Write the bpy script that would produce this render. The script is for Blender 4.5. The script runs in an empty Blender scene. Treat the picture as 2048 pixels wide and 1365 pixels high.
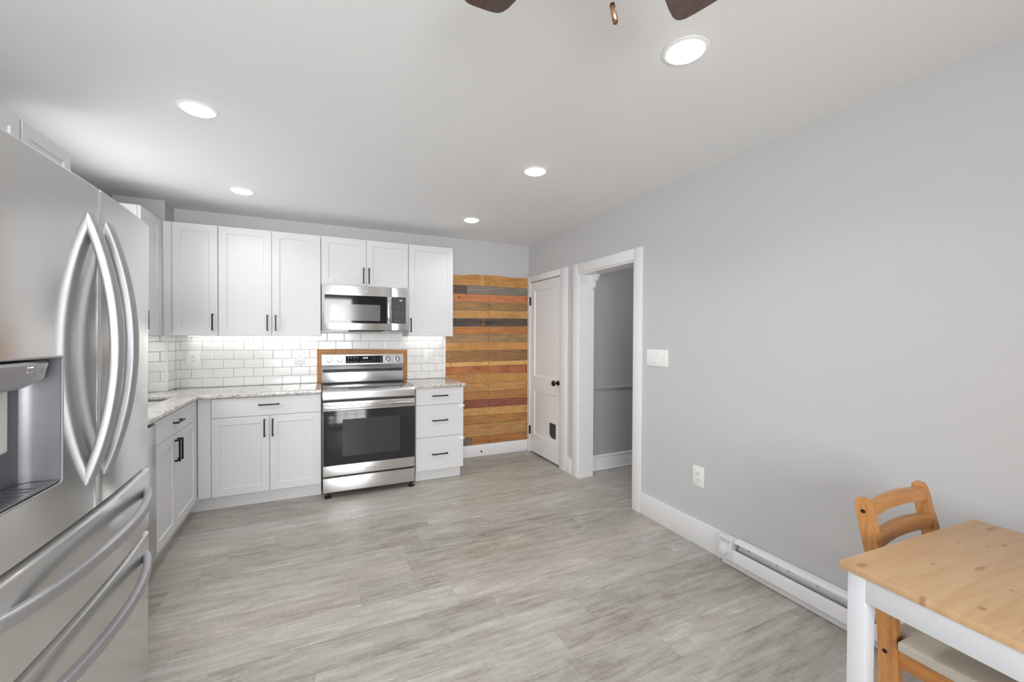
import bpy, bmesh, math, random
from mathutils import Vector, Matrix
random.seed(7)
sc = bpy.context.scene
COL = sc.collection
R = math.radians

# ------------------------------------------------------------------ camera, light, exposure
def make_camera():
    yaw, pitch, roll, fpx = R(24.78), R(-0.68), R(0.24), 828.33
    f = Vector((math.sin(yaw)*math.cos(pitch), math.cos(yaw)*math.cos(pitch), math.sin(pitch)))
    r = Vector((math.cos(yaw), -math.sin(yaw), 0)); u = r.cross(f)
    r2 = r*math.cos(roll) + u*math.sin(roll); u2 = u*math.cos(roll) - r*math.sin(roll)
    cd = bpy.data.cameras.new('camera'); cam = bpy.data.objects.new('camera', cd); COL.objects.link(cam)
    m = Matrix((r2, u2, -f)).transposed().to_4x4(); m.translation = (0, 0, 1.36)
    cam.matrix_world = m
    cd.sensor_fit = 'HORIZONTAL'; cd.sensor_width = 36; cd.lens = fpx*36/2048; cd.clip_start = .02
    sc.camera = cam
make_camera()
sc.view_settings.view_transform = 'Standard'; sc.view_settings.look = 'None'
sc.view_settings.gamma = 1; sc.view_settings.use_curve_mapping = False
sc.view_settings.exposure = 0.16
world = bpy.data.worlds.new('world'); sc.world = world; world.use_nodes = True
bgn = world.node_tree.nodes['Background']; bgn.inputs[0].default_value = (.86, .92, 1, 1); bgn.inputs[1].default_value = 1.2

LAMP_E = 2.8         # watts of each recessed ceiling light
FAN_E = 0.0
def area(name, loc, rot, sx, sy, power, color=(1, 1, 1)):
    l = bpy.data.lights.new(name, 'AREA'); l.shape = 'RECTANGLE'; l.size = sx; l.size_y = sy
    l.energy = power; l.color = color
    o = bpy.data.objects.new(name, l); COL.objects.link(o); o.location = loc; o.rotation_euler = rot
    return o
# room numbers
XL, XR, YB, YR, ZC = -1.45, 2.245, 4.40, -1.75, 2.43
# daylight through the two windows (one behind the camera, one above the sink)
area('rear_window_daylight', (-.30, YR-.04, 1.43), (R(90), 0, 0), 1.84, 1.5, 66, (.99, .993, 1)).data.spread = R(122)
area('sink_window_daylight', (XL-.05, 3.23, 1.55), (R(90), 0, R(-90)), .68, .96, 9, (.97, .985, 1))
sun = bpy.data.lights.new('sun', 'SUN'); sun.energy = 5; sun.angle = R(1.5); sun.color = (1, .985, .96)
so = bpy.data.objects.new('sun', sun); COL.objects.link(so); so.rotation_euler = (R(49), 0, R(-12))   # high sun through the rear window, added so floor bounce brightens the ceiling

# ------------------------------------------------------------------ node materials
class NT:
    def __init__(s, name):
        s.m = bpy.data.materials.new(name); s.m.use_nodes = True
        s.t = s.m.node_tree; s.n = s.t.nodes; s.l = s.t.links
        s.b = s.n['Principled BSDF']
    def new(s, typ, **kw):
        n = s.n.new(typ)
        for k, v in kw.items(): setattr(n, k, v)
        return n
    def put(s, sock, v):
        if hasattr(v, 'links') or hasattr(v, 'is_output'): s.l.new(v, sock)
        else: sock.default_value = v
    def math(s, op, a, b=0.0, c=0.0):
        n = s.new('ShaderNodeMath', operation=op)
        for i, v in enumerate((a, b, c)): s.put(n.inputs[i], v)
        return n.outputs[0]
    def noise(s, vec, scale=5, detail=4, rough=.55, dist=0, w=None):
        n = s.new('ShaderNodeTexNoise')
        if w is not None: n.noise_dimensions = '4D'; s.put(n.inputs['W'], w)
        s.l.new(vec, n.inputs['Vector'])
        n.inputs['Scale'].default_value = scale; n.inputs['Detail'].default_value = detail
        n.inputs['Roughness'].default_value = rough; n.inputs['Distortion'].default_value = dist
        return n.outputs[0]
    def ramp(s, fac, stops):
        n = s.new('ShaderNodeValToRGB'); s.l.new(fac, n.inputs[0])
        el = n.color_ramp.elements
        while len(el) < len(stops): el.new(.5)
        for e, (p, c) in zip(el, stops):
            e.position = p; e.color = (*c, 1) if len(c) == 3 else c
        return n.outputs[0]
    def mix(s, fac, a, b, mode='MIX'):
        n = s.new('ShaderNodeMix', data_type='RGBA', blend_type=mode)
        s.put(n.inputs[0], fac)
        for i, v in ((6, a), (7, b)):
            if isinstance(v, tuple): n.inputs[i].default_value = (*v, 1) if len(v) == 3 else v
            else: s.l.new(v, n.inputs[i])
        return n.outputs[2]
    def coord(s, kind='Object', scale=(1, 1, 1), loc=(0, 0, 0), rot=(0, 0, 0)):
        c = s.new('ShaderNodeTexCoord'); mp = s.new('ShaderNodeMapping')
        s.l.new(c.outputs[kind], mp.inputs[0])
        mp.inputs['Scale'].default_value = scale; mp.inputs['Location'].default_value = loc; mp.inputs['Rotation'].default_value = rot
        return mp.outputs[0]
    def pos(s, scale=(1, 1, 1)):
        g = s.new('ShaderNodeNewGeometry'); mp = s.new('ShaderNodeMapping'); s.l.new(g.outputs['Position'], mp.inputs[0])
        mp.inputs['Scale'].default_value = scale
        return mp.outputs[0]
    def sep(s, vec):
        n = s.new('ShaderNodeSeparateXYZ'); s.l.new(vec, n.inputs[0]); return n.outputs
    def comb(s, x, y, z):
        n = s.new('ShaderNodeCombineXYZ')
        for i, v in enumerate((x, y, z)): s.put(n.inputs[i], v)
        return n.outputs[0]
    def wn(s, vec):
        n = s.new('ShaderNodeTexWhiteNoise', noise_dimensions='3D'); s.l.new(vec, n.inputs['Vector']); return n.outputs[0]
    def bump(s, h, strength=.2, dist=.01):
        n = s.new('ShaderNodeBump'); s.l.new(h, n.inputs['Height'])
        n.inputs['Strength'].default_value = strength; n.inputs['Distance'].default_value = dist
        s.l.new(n.outputs[0], s.b.inputs['Normal'])
    def set(s, **kw):
        for k, v in kw.items():
            k = k.replace('_', ' ')
            if isinstance(v, tuple) and len(v) == 3: v = (*v, 1)
            s.put(s.b.inputs[k], v)
        return s

def lin(r, g, b):
    f = lambda c: (c/255/12.92) if c/255 <= .04045 else ((c/255+.055)/1.055)**2.4
    return (f(r), f(g), f(b))

def paint(name, col, rough=.5, var=.012, bump=.0, spec=.5):
    n = NT(name)
    v = n.noise(n.pos(), 3.5, 3)
    c = n.ramp(v, [(.3, tuple(x*(1-var) for x in col)), (.7, tuple(min(1, x*(1+var)) for x in col))])
    n.set(Base_Color=c, Roughness=rough, Specular_IOR_Level=spec)
    if bump: n.bump(n.noise(n.pos(), 90, 3), bump, .002)
    return n.m

def steel(name, col=(.60, .60, .60), rough=.2, stretch=(2, 2, 260), aniso=.0, bump=.02, var=.04, metal=1.0):
    n = NT(name)
    v = n.noise(n.pos(stretch), 3, 4, .6)
    c = n.ramp(v, [(.3, tuple(x*(1-var) for x in col)), (.7, tuple(min(1, x*(1+var)) for x in col))])
    r = n.math('ADD', n.math('MULTIPLY', v, .10), rough-.05)
    n.set(Base_Color=c, Metallic=metal, Roughness=r, Anisotropic=aniso)
    if aniso: n.put(n.b.inputs['Tangent'], n.comb(0.0, 0.0, 1.0))
    if bump: n.bump(v, bump, .001)
    return n.m

def plain(name, col, rough=.5, metal=0.0, spec=.5, coat=0.0):
    n = NT(name)
    v = n.noise(n.pos(), 40, 2)
    c = n.ramp(v, [(.3, tuple(x*.97 for x in col)), (.7, tuple(min(1, x*1.03) for x in col))])
    n.set(Base_Color=c, Roughness=rough, Metallic=metal, Specular_IOR_Level=spec, Coat_Weight=coat)
    return n.m

def emit(name, col, strength):
    n = NT(name)
    n.set(Base_Color=(.9, .9, .9), Emission_Color=col, Emission_Strength=strength)
    return n.m

def wood(name, c1, c2, c3=None, along='x', grain=22, dark=None, knots=.0, rough=.55, saw=0.0, blotch=.0, worn=.0, band=None):
    """boards with grain running along one axis; c1 light, c2 mid, dark = weather patches"""
    n = NT(name)
    oi = n.new('ShaderNodeObjectInfo')
    w = n.math('MULTIPLY', oi.outputs['Random'], 37.0)
    s = {'x': (1.6, grain, grain), 'y': (grain, 1.6, grain), 'z': (grain, grain, 1.6)}[along]
    p = n.pos()
    mp = n.new('ShaderNodeMapping'); n.l.new(p, mp.inputs[0]); mp.inputs['Scale'].default_value = s
    g = n.noise(mp.outputs[0], 2.2, 7, .62, 1.2, w)
    c = n.ramp(g, [(.28, c2), (.52, c1), (.75, tuple(min(1, x*1.12) for x in c1))])
    fine = n.noise(mp.outputs[0], 9, 4, .7, 0, w)
    c = n.mix(n.math('MULTIPLY', n.math('SUBTRACT', .62, fine), .9), c, tuple(x*.45 for x in c2))
    if worn:
        sc_ = n.noise(p, 9, 6, .72, .6, n.math('ADD', w, 2.0))
        c = n.mix(n.math('MULTIPLY', n.ramp(sc_, [(.46, (0, 0, 0)), (.68, (1, 1, 1))]), worn), c, lin(112, 92, 70))
        m5 = n.new('ShaderNodeMapping'); n.l.new(p, m5.inputs[0]); m5.inputs['Scale'].default_value = (5, 60, 60)
        st_ = n.noise(m5.outputs[0], 2.5, 5, .75, .4, n.math('ADD', w, 11.0))
        c = n.mix(n.math('MULTIPLY', n.ramp(st_, [(.54, (0, 0, 0)), (.68, (1, 1, 1))]), .7), c, tuple(x*.40 for x in c2))
    if band:
        px_ = n.sep(p)[0]
        bb_ = n.math('LESS_THAN', n.math('ABSOLUTE', n.math('SUBTRACT', px_, band[0])), band[1])
        c = n.mix(n.math('MULTIPLY', bb_, .55), c, band[2])
    if c3 is not None:
        b = n.noise(p, 4.5, 4, .6, .5, w)
        c = n.mix(n.ramp(b, [(.45, (0, 0, 0)), (.65, (1, 1, 1))]), c, c3)
    if dark is not None:
        s2 = {'x': (2.2, 9, 9), 'y': (9, 2.2, 9), 'z': (9, 9, 2.2)}[along]
        m2 = n.new('ShaderNodeMapping'); n.l.new(p, m2.inputs[0]); m2.inputs['Scale'].default_value = s2
        b = n.noise(m2.outputs[0], 2.0, 6, .7, .8, n.math('ADD', w, 5.0))
        c = n.mix(n.ramp(b, [(.5-blotch, (0, 0, 0)), (.72-blotch, (1, 1, 1))]), c, dark)
    if saw:
        sx = n.new('ShaderNodeTexWave'); sx.wave_type = 'BANDS'; sx.bands_direction = 'X'
        n.l.new(p, sx.inputs[0]); sx.inputs['Scale'].default_value = 24; sx.inputs['Distortion'].default_value = 2.5
        c = n.mix(n.math('MULTIPLY', sx.outputs[1], saw), c, tuple(x*.45 for x in c2))
    if knots:
        vz = n.new('ShaderNodeTexVoronoi', voronoi_dimensions='4D'); 
        s3 = {'x': (3, 7.5, 7.5), 'y': (7.5, 3, 7.5), 'z': (7.5, 7.5, 3)}[along]
        m3 = n.new('ShaderNodeMapping'); n.l.new(p, m3.inputs[0]); m3.inputs['Scale'].default_value = s3
        n.l.new(m3.outputs[0], vz.inputs['Vector']); n.put(vz.inputs['W'], w); vz.inputs['Scale'].default_value = 1.0
        k = n.ramp(vz.outputs['Distance'], [(knots*.5, (1, 1, 1)), (knots, (0, 0, 0))])
        c = n.mix(k, c, tuple(x*.28 for x in c2))
    n.set(Base_Color=c, Roughness=rough)
    n.bump(g, .18, .003)
    return n.m

def floor_mat():
    n = NT('floor_planks')
    p = n.pos(); o = n.sep(p)
    W, L = .182, 1.22
    row = n.math('FLOOR', n.math('DIVIDE', o[1], W))
    sh = n.math('MULTIPLY', n.wn(n.comb(row, 3.3, 1.7)), L)
    xx = n.math('ADD', o[0], sh)
    colm = n.math('FLOOR', n.math('DIVIDE', xx, L))
    rnd = n.wn(n.comb(row, colm, .5))
    w = n.math('MULTIPLY', rnd, 61.0)
    def mp(s):
        m = n.new('ShaderNodeMapping'); n.l.new(p, m.inputs[0]); m.inputs['Scale'].default_value = s; return m.outputs[0]
    g1 = n.noise(mp((1.35, 15, 1)), 1.8, 8, .64, 1.2, w)
    g2 = n.noise(mp((1.9, 7.5, 1)), 1.6, 6, .62, 1.0, n.math('ADD', w, 9.0))
    g3 = n.noise(mp((10, 60, 1)), 2.0, 5, .7, .3, w)
    g4 = n.noise(mp((55, 9, 1)), 1.5, 4, .6, .6, w)
    t = n.math('ADD', n.math('MULTIPLY', g1, .46), n.math('MULTIPLY', g2, .40))
    t = n.math('ADD', t, n.math('MULTIPLY', g3, .20))
    t = n.math('ADD', t, n.math('MULTIPLY', g4, .12))
    t = n.math('ADD', t, n.math('MULTIPLY', n.math('SUBTRACT', rnd, .5), .09))
    c = n.ramp(t, [(.38, lin(112, 104, 96)), (.48, lin(146, 139, 130)), (.57, lin(167, 162, 154)), (.66, lin(182, 178, 172)), (.76, lin(206, 203, 198))])
    tint = n.mix(n.wn(n.comb(colm, row, 2.2)), (1.03, 1.0, .955), (.985, 1.0, 1.01))
    c = n.mix(.8, c, tint, 'MULTIPLY')
    fx = n.math('MULTIPLY', n.math('FRACT', n.math('DIVIDE', xx, L)), L)
    fy = n.math('MULTIPLY', n.math('FRACT', n.math('DIVIDE', o[1], W)), W)
    ex = n.math('MINIMUM', fx, n.math('SUBTRACT', L, fx)); ey = n.math('MINIMUM', fy, n.math('SUBTRACT', W, fy))
    e = n.math('MINIMUM', ex, ey)
    seam = n.math('LESS_THAN', e, .0008)
    c = n.mix(n.math('MULTIPLY', seam, .42), c, lin(92, 84, 76))
    n.set(Base_Color=c, Roughness=n.math('ADD', n.math('MULTIPLY', g1, .2), .27), Specular_IOR_Level=.45)
    n.bump(n.math('SUBTRACT', n.math('MULTIPLY', g3, .4), n.math('MULTIPLY', seam, 1.0)), .10, .002)
    return n.m

def tile_mat():
    """white subway tile, 152 x 80 mm pitch, thin dark grout, running bond; the wall's u axis is world X + Y"""
    n = NT('subway_tile')
    o = n.sep(n.pos()); g = n.new('ShaderNodeNewGeometry'); nn = n.sep(g.outputs['Normal'])
    side = n.math('GREATER_THAN', n.math('ABSOLUTE', nn[0]), .5)
    u = n.math('ADD', n.math('MULTIPLY', o[0], n.math('SUBTRACT', 1, side)), n.math('MULTIPLY', n.math('ADD', o[1], .035), side))
    P, Hh = .1525, .0803
    zr = n.math('DIVIDE', n.math('SUBTRACT', o[2], 1.3038-10*Hh), Hh)
    row = n.math('FLOOR', zr)
    odd = n.math('MODULO', row, 2.0)
    uu = n.math('DIVIDE', n.math('ADD', u, .9346+20*P), P)
    uu = n.math('ADD', uu, n.math('MULTIPLY', n.math('SUBTRACT', odd, 1), .5))
    fx = n.math('MULTIPLY', n.math('FRACT', uu), P); fy = n.math('MULTIPLY', n.math('FRACT', zr), Hh)
    ex = n.math('MINIMUM', fx, n.math('SUBTRACT', P, fx)); ey = n.math('MINIMUM', fy, n.math('SUBTRACT', Hh, fy))
    e = n.math('MINIMUM', ex, ey)
    gr = n.math('LESS_THAN', e, .0014)
    rnd = n.wn(n.comb(n.math('FLOOR', uu), row, .3))
    tc = n.mix(rnd, (.86, .855, .845), (.90, .898, .89))
    c = n.mix(gr, tc, lin(120, 117, 113))
    n.set(Base_Color=c, Roughness=n.math('ADD', n.math('MULTIPLY', gr, .6), .12))
    h = n.math('MINIMUM', n.math('DIVIDE', e, .005), 1.0)
    n.bump(h, .35, .003)
    return n.m

def granite_mat():
    n = NT('speckled_granite')
    p = n.pos()
    a = n.noise(p, 55, 6, .7); b = n.noise(p, 14, 4, .6, .5); v = n.new('ShaderNodeTexVoronoi'); n.l.new(p, v.inputs['Vector']); v.inputs['Scale'].default_value = 95
    c = n.ramp(b, [(.35, lin(196, 192, 186)), (.55, lin(224, 222, 217)), (.7, lin(205, 198, 188))])
    sp = n.ramp(a, [(.38, (1, 1, 1)), (.47, (0, 0, 0))])
    c = n.mix(n.math('MULTIPLY', sp, .9), c, lin(96, 93, 92))
    s2 = n.ramp(v.outputs['Distance'], [(.14, (1, 1, 1)), (.30, (0, 0, 0))])
    c = n.mix(n.math('MULTIPLY', s2, .6), c, lin(138, 132, 126))
    a3 = n.noise(p, 120, 3, .6)
    c = n.mix(n.math('MULTIPLY', n.ramp(a3, [(.34, (1, 1, 1)), (.42, (0, 0, 0))]), .8), c, lin(70, 68, 68))
    vein = n.ramp(n.noise(p, 6, 5, .65, 1.5), [(.44, (0, 0, 0)), (.5, (1, 1, 1)), (.56, (0, 0, 0))])
    c = n.mix(n.math('MULTIPLY', vein, .12), c, lin(150, 146, 142))
    n.set(Base_Color=c, Roughness=.07, Specular_IOR_Level=.7)
    return n.m

def tabletop_mat(knots):
    n = NT('pine_table_top')
    p = n.pos(); oi = n.coord('Object'); o = n.sep(oi)
    board = n.math('FLOOR', n.math('DIVIDE', o[1], .092)); rnd = n.wn(n.comb(board, 4.4, 2.1))
    mp = n.new('ShaderNodeMapping'); n.l.new(oi, mp.inputs[0]); mp.inputs['Scale'].default_value = (1.2, 16, 1)
    g = n.noise(mp.outputs[0], 2.0, 6, .6, 1.0, n.math('MULTIPLY', rnd, 19.0))
    c = n.ramp(g, [(.3, lin(192, 152, 112)), (.55, lin(206, 170, 130)), (.8, lin(216, 182, 144))])
    c = n.mix(n.math('MULTIPLY', rnd, .16), c, lin(176, 128, 84))
    k = None
    for (kx, ky, rx, ry) in knots:
        dx = n.math('DIVIDE', n.math('SUBTRACT', o[0], kx), rx); dy = n.math('DIVIDE', n.math('SUBTRACT', o[1], ky), ry)
        d = n.math('ADD', n.math('MULTIPLY', dx, dx), n.math('MULTIPLY', dy, dy))
        k = d if k is None else n.math('MINIMUM', k, d)
    kf = n.ramp(k, [(.3, (1, 1, 1)), (1.0, (0, 0, 0))])
    c = n.mix(n.math('MULTIPLY', kf, .5), c, lin(128, 86, 72))
    e = n.math('MULTIPLY', n.math('FRACT', n.math('DIVIDE', o[1], .092)), .092)
    seam = n.math('LESS_THAN', e, .0009)
    c = n.mix(n.math('MULTIPLY', seam, .18), c, lin(150, 104, 64))
    n.set(Base_Color=c, Roughness=.42)
    return n.m

def fabric_mat(name, col):
    n = NT(name); p = n.pos()
    a = n.noise(p, 420, 2, .5)
    c = n.ramp(a, [(.35, tuple(x*.86 for x in col)), (.65, tuple(min(1, x*1.06) for x in col))])
    n.set(Base_Color=c, Roughness=.9); n.bump(a, .25, .001)
    return n.m

M = {}
M['wall'] = paint('wall_paint_grey', lin(205, 205, 206), .6, .006, .03)
M['ceil'] = paint('ceiling_paint', lin(241, 242, 243), .7, .005, .03)
M['trim'] = paint('trim_paint_white', lin(240, 240, 241), .35, .005)
M['cab'] = paint('cabinet_paint_white', lin(221, 221, 222), .5, .005, 0, .25)
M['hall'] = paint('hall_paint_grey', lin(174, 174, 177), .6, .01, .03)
M['floor'] = floor_mat()
M['tile'] = tile_mat()
M['granite'] = granite_mat()
M['fridge'] = steel('fridge_steel', (.67, .67, .665), .185, (1.2, 2, 320), .8, .003, .03, .78)
M['fridge_handle'] = steel('fridge_handle_steel', (.50, .50, .52), .5, (60, 60, 4), 0, .0)
M['fridge_dark'] = plain('dispenser_grey', lin(150, 151, 156), .3, .55)
M['fridge_side'] = plain('fridge_case_grey', lin(120, 120, 122), .4, .3)
M['steel'] = steel('range_steel', (.74, .735, .73), .30, (2, 2, 300), .8, .002, .02)
M['steel_v'] = steel('bright_steel', (.72, .72, .72), .12, (3, 200, 200), 0, .004)
M['knob'] = steel('knob_steel', (.74, .74, .74), .14, (200, 200, 3), 0, 0)
M['blackglass'] = plain('black_glass', (.012, .012, .014), .05, 0, .5)
M['ovenglass'] = plain('oven_glass', (.030, .030, .033), .09, 0, .3)
M['meshglass'] = plain('microwave_window', (.16, .16, .165), .12, 0, .6)
M['ovenwin'] = plain('oven_window', (.050, .050, .053), .12, 0, .3)
M['cooktop'] = plain('cooktop_glass', (.15, .15, .152), .06, 0, .9); M['cooktop'].node_tree.nodes['Principled BSDF'].inputs['IOR'].default_value = 2.1  # black glass set to grey, the backguard's bright reflection put into its base colour
M['black'] = plain('black_metal', (.014, .013, .013), .42, .3)
M['blackplastic'] = plain('black_plastic', (.010, .010, .010), .5)
M['greypl'] = plain('dark_grey_plastic', lin(58, 58, 60), .5)
M['whitepl'] = plain('white_plastic', lin(246, 246, 245), .32)
M['slot'] = plain('slot_grey', lin(70, 70, 70), .6)
M['heater'] = paint('heater_enamel', lin(232, 232, 233), .35, .004)
M['fins'] = steel('heater_fins', (.46, .46, .47), .35, (2, 240, 2), 0, .05)
M['sink'] = steel('sink_steel', (.60, .585, .55), .32, (30, 4, 30), 0, 0)
M['bronze'] = plain('dark_bronze', (.035, .030, .027), .38, .8)
M['copper'] = plain('aged_copper', (.34, .19, .115), .25, 1.0)
M['chrome'] = plain('chrome', (.8, .8, .8), .08, 1.0)
M['blade'] = wood('fan_blade_wood', lin(98, 82, 74), lin(66, 54, 48), along='y', grain=30, rough=.45)
M['chairwood'] = wood('chair_pine', lin(200, 142, 84), lin(166, 108, 58), along='z', grain=18, rough=.42, knots=.10)
M['railwood'] = wood('chair_rail_pine', lin(200, 142, 84), lin(170, 112, 62), along='x', grain=18, rough=.42, knots=.08)
M['cushion'] = fabric_mat('linen_cushion', lin(196, 188, 176))
M['tablewhite'] = paint('table_paint_white', lin(212, 214, 218), .4, .01)
M['framewood'] = wood('range_surround_wood', lin(196, 140, 84), lin(154, 100, 54), along='x', grain=30, rough=.6, knots=.1, worn=.3)
M['lampglow'] = emit('lamp_diffuser', (1, .985, .96, 1), 9.0)
M['stripglow'] = emit('led_strip', (1, .97, .9, 1), 14)
M['hallfill'] = emit('hall_fill', (1, .98, .98, 1), 24)  # glow of the added fill lamp in the hall
M['clock'] = emit('clock_digits', (.95, .98, 1, 1), 1.6)
M['clockblue'] = emit('clock_digits_blue', (.55, .75, 1, 1), 1.6)
M['legend'] = plain('legend_grey', lin(178, 178, 180), .5)
M['legenddim'] = plain('legend_dim_grey', lin(120, 120, 122), .5)
M['logo'] = plain('logo_silver', (.42, .42, .42), .5, 1.0)
M['logodim'] = plain('logo_dim', lin(140, 140, 142), .4, .6)
gl = NT('window_glass'); tr_ = gl.new('ShaderNodeBsdfTransparent'); gs_ = gl.new('ShaderNodeBsdfGlossy'); gs_.inputs['Roughness'].default_value = .02
mx_ = gl.new('ShaderNodeMixShader'); mx_.inputs[0].default_value = .07
gl.l.new(tr_.outputs[0], mx_.inputs[1]); gl.l.new(gs_.outputs[0], mx_.inputs[2]); gl.l.new(mx_.outputs[0], gl.n['Material Output'].inputs['Surface']); M['glass'] = gl.m

# ------------------------------------------------------------------ mesh helpers
class F:
    """local frame: u right, v up, n outward"""
    def __init__(s, o, u, v, n): s.o, s.u, s.v, s.n = Vector(o), Vector(u), Vector(v), Vector(n)
    def __call__(s, a, b, c=0): return s.o + s.u*a + s.v*b + s.n*c
FW = F((0, 0, 0), (1, 0, 0), (0, 0, 1), (0, -1, 0))          # wall facing -Y : u = x, v = z, n = -y
def back(y): return F((0, y, 0), (1, 0, 0), (0, 0, 1), (0, -1, 0))
def left(x): return F((x, 0, 0), (0, 1, 0), (0, 0, 1), (1, 0, 0))      # faces +X : u = y
def right(x): return F((x, 0, 0), (0, -1, 0), (0, 0, 1), (-1, 0, 0))   # faces -X : u = -y

class B:
    def __init__(s): s.bm = bmesh.new()
    def face(s, pts):
        vs = [s.bm.verts.new(p) for p in pts]
        return s.bm.faces.new(vs)
    def box(s, x0, x1, y0, y1, z0, z1, bev=0, seg=2):
        r = bmesh.ops.create_cube(s.bm, size=1)['verts']
        for v in r:
            v.co = Vector(((x0+x1)/2 + v.co.x*(x1-x0), (y0+y1)/2 + v.co.y*(y1-y0), (z0+z1)/2 + v.co.z*(z1-z0)))
        if bev:
            ed = list({e for v in r for e in v.link_edges})
            bmesh.ops.bevel(s.bm, geom=ed, offset=bev, segments=seg, profile=.5, affect='EDGES', clamp_overlap=True)
        return s
    def fbox(s, f, u0, u1, v0, v1, n0, n1, bev=0, seg=2):
        a, b = f(u0, v0, n0), f(u1, v1, n1)
        # only for axis aligned frames
        return s.box(min(a.x, b.x), max(a.x, b.x), min(a.y, b.y), max(a.y, b.y), min(a.z, b.z), max(a.z, b.z), bev, seg)
    def obox(s, f, u0, u1, v0, v1, n0, n1, bev=0, seg=2):
        r = bmesh.ops.create_cube(s.bm, size=1)['verts']
        for v in r:
            v.co = f((u0+u1)/2 + v.co.x*(u1-u0), (v0+v1)/2 + v.co.y*(v1-v0), (n0+n1)/2 + v.co.z*(n1-n0))
        if bev:
            ed = list({e for v in r for e in v.link_edges})
            bmesh.ops.bevel(s.bm, geom=ed, offset=bev, segments=seg, profile=.5, affect='EDGES', clamp_overlap=True)
        return s
    def rings(s, rings, cap0=True, cap1=True, closed=True):
        vv = [[s.bm.verts.new(p) for p in rg] for rg in rings]
        m = len(vv[0])
        for a, b in zip(vv, vv[1:]):
            for i in range(m if closed else m-1):
                j = (i+1) % m
                s.bm.faces.new((a[i], a[j], b[j], b[i]))
        if cap0: s.bm.faces.new(list(reversed(vv[0])))
        if cap1: s.bm.faces.new(vv[-1])
        return s
    def cyl(s, p0, p1, r0, r1=None, seg=24):
        p0, p1 = Vector(p0), Vector(p1); r1 = r0 if r1 is None else r1
        return s.lathe(p0, p1-p0, [(0, r0), (1, r1)], seg)
    def lathe(s, p0, axis, prof, seg=32):
        """prof: (t along axis, radius)"""
        p0, axis = Vector(p0), Vector(axis); d = axis.normalized()
        a = d.orthogonal().normalized(); b = d.cross(a)
        rg = [[p0 + axis*t + (a*math.cos(k*2*math.pi/seg) + b*math.sin(k*2*math.pi/seg))*max(r, 1e-5) for k in range(seg)] for t, r in prof]
        return s.rings(rg)
    def tube(s, pts, w, h=None, seg=12, up=(0, 0, 1), power=1.0, taper=None):
        """sweep; w = half size along side, h = half size along up"""
        h = w if h is None else h; up = Vector(up); pts = [Vector(p) for p in pts]; rg = []
        for i, p in enumerate(pts):
            d = (pts[min(i+1, len(pts)-1)] - pts[max(i-1, 0)]).normalized()
            sd = d.cross(up).normalized(); u2 = sd.cross(d)
            k = taper(i/(len(pts)-1)) if taper else 1
            ring = []
            for q in range(seg):
                a = 2*math.pi*(q+.5)/seg; ca, sa = math.cos(a), math.sin(a)
                ca = math.copysign(abs(ca)**power, ca); sa = math.copysign(abs(sa)**power, sa)
                ring.append(p + sd*ca*w*k + u2*sa*h*k)
            rg.append(ring)
        return s.rings(rg)
    def prism(s, f, poly, n0, n1):
        return s.rings([[f(a, b, n0) for a, b in poly], [f(a, b, n1) for a, b in poly]])
    def panel(s, f, u0, u1, v0, v1, t, fw=0, d=.007, ch=.0015, sl=.004, panels=None):
        """door / drawer front: back at n=0, front at n=t; shaker recess(es) inside the rails"""
        s_ = s
        def rect(a0, a1, b0, b1, n): return [f(a0, b0, n), f(a1, b0, n), f(a1, b1, n), f(a0, b1, n)]
        fr = rect(u0+ch, u1-ch, v0+ch, v1-ch, t)
        s.rings([rect(u0, u1, v0, v1, 0), rect(u0, u1, v0, v1, t-ch), fr], True, False)
        if not fw and not panels:
            s.face(fr); return s
        ps = panels or [(u0+fw, u1-fw, v0+fw, v1-fw)]
        ps = sorted(ps, key=lambda q: q[2])
        # front face cut into strips around the recesses (all recesses share their u range)
        a0, a1 = ps[0][0], ps[0][1]; U0, U1, V0, V1 = u0+ch, u1-ch, v0+ch, v1-ch
        s.face(rect(U0, a0, V0, V1, t)); s.face(rect(a1, U1, V0, V1, t))
        vb = V0
        for (p0, p1, q0, q1) in ps:
            s.face(rect(a0, a1, vb, q0, t)); vb = q1
            s.rings([rect(p0, p1, q0, q1, t), rect(p0+sl, p1-sl, q0+sl, q1-sl, t-d)], False, True)
        s.face(rect(a0, a1, vb, V1, t))
        return s

POS = {}
def obj(name, b, mat, parent=None, label=None, smooth=35, mats=None):
    bm = b.bm if isinstance(b, B) else b
    bmesh.ops.recalc_face_normals(bm, faces=bm.faces[:]) if isinstance(b, B) else None
    me = bpy.data.meshes.new(name); bm.to_mesh(me); bm.free()
    return obj_me(name, me, mat, parent, label, smooth)
def obj_me(name, me, mat, parent=None, label=None, smooth=35):
    xs = [v.co for v in me.vertices]
    c = Vector([(min(p[i] for p in xs)+max(p[i] for p in xs))/2 for i in range(3)])
    if parent is None: c.z = min(p.z for p in xs)
    me.transform(Matrix.Translation(-c))
    me.materials.append(mat)
    me.polygons.foreach_set('use_smooth', [True]*len(me.polygons)); me.set_sharp_from_angle(angle=R(smooth)); me.update()
    o = bpy.data.objects.new(name, me); COL.objects.link(o); POS[o.name] = c
    if parent is not None:
        o.parent = parent; o.location = c - POS[parent.name]
    else: o.location = c
    if label: o['label'] = label
    return o
def thing(name, label, cat, loc, group=None):
    o = bpy.data.objects.new(name, None); COL.objects.link(o); o.location = loc; POS[o.name] = Vector(loc)
    o.empty_display_size = .05
    return tag(o, label, cat, group)
def tag(o, label, cat, group=None):
    o['label'] = label; o['category'] = cat
    if group: o['group'] = group
    return o
def struct(name, b, mat, parent=None):
    o = obj(name, b, mat, parent)
    if parent is None: o['kind'] = 'structure'
    return o
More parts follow.
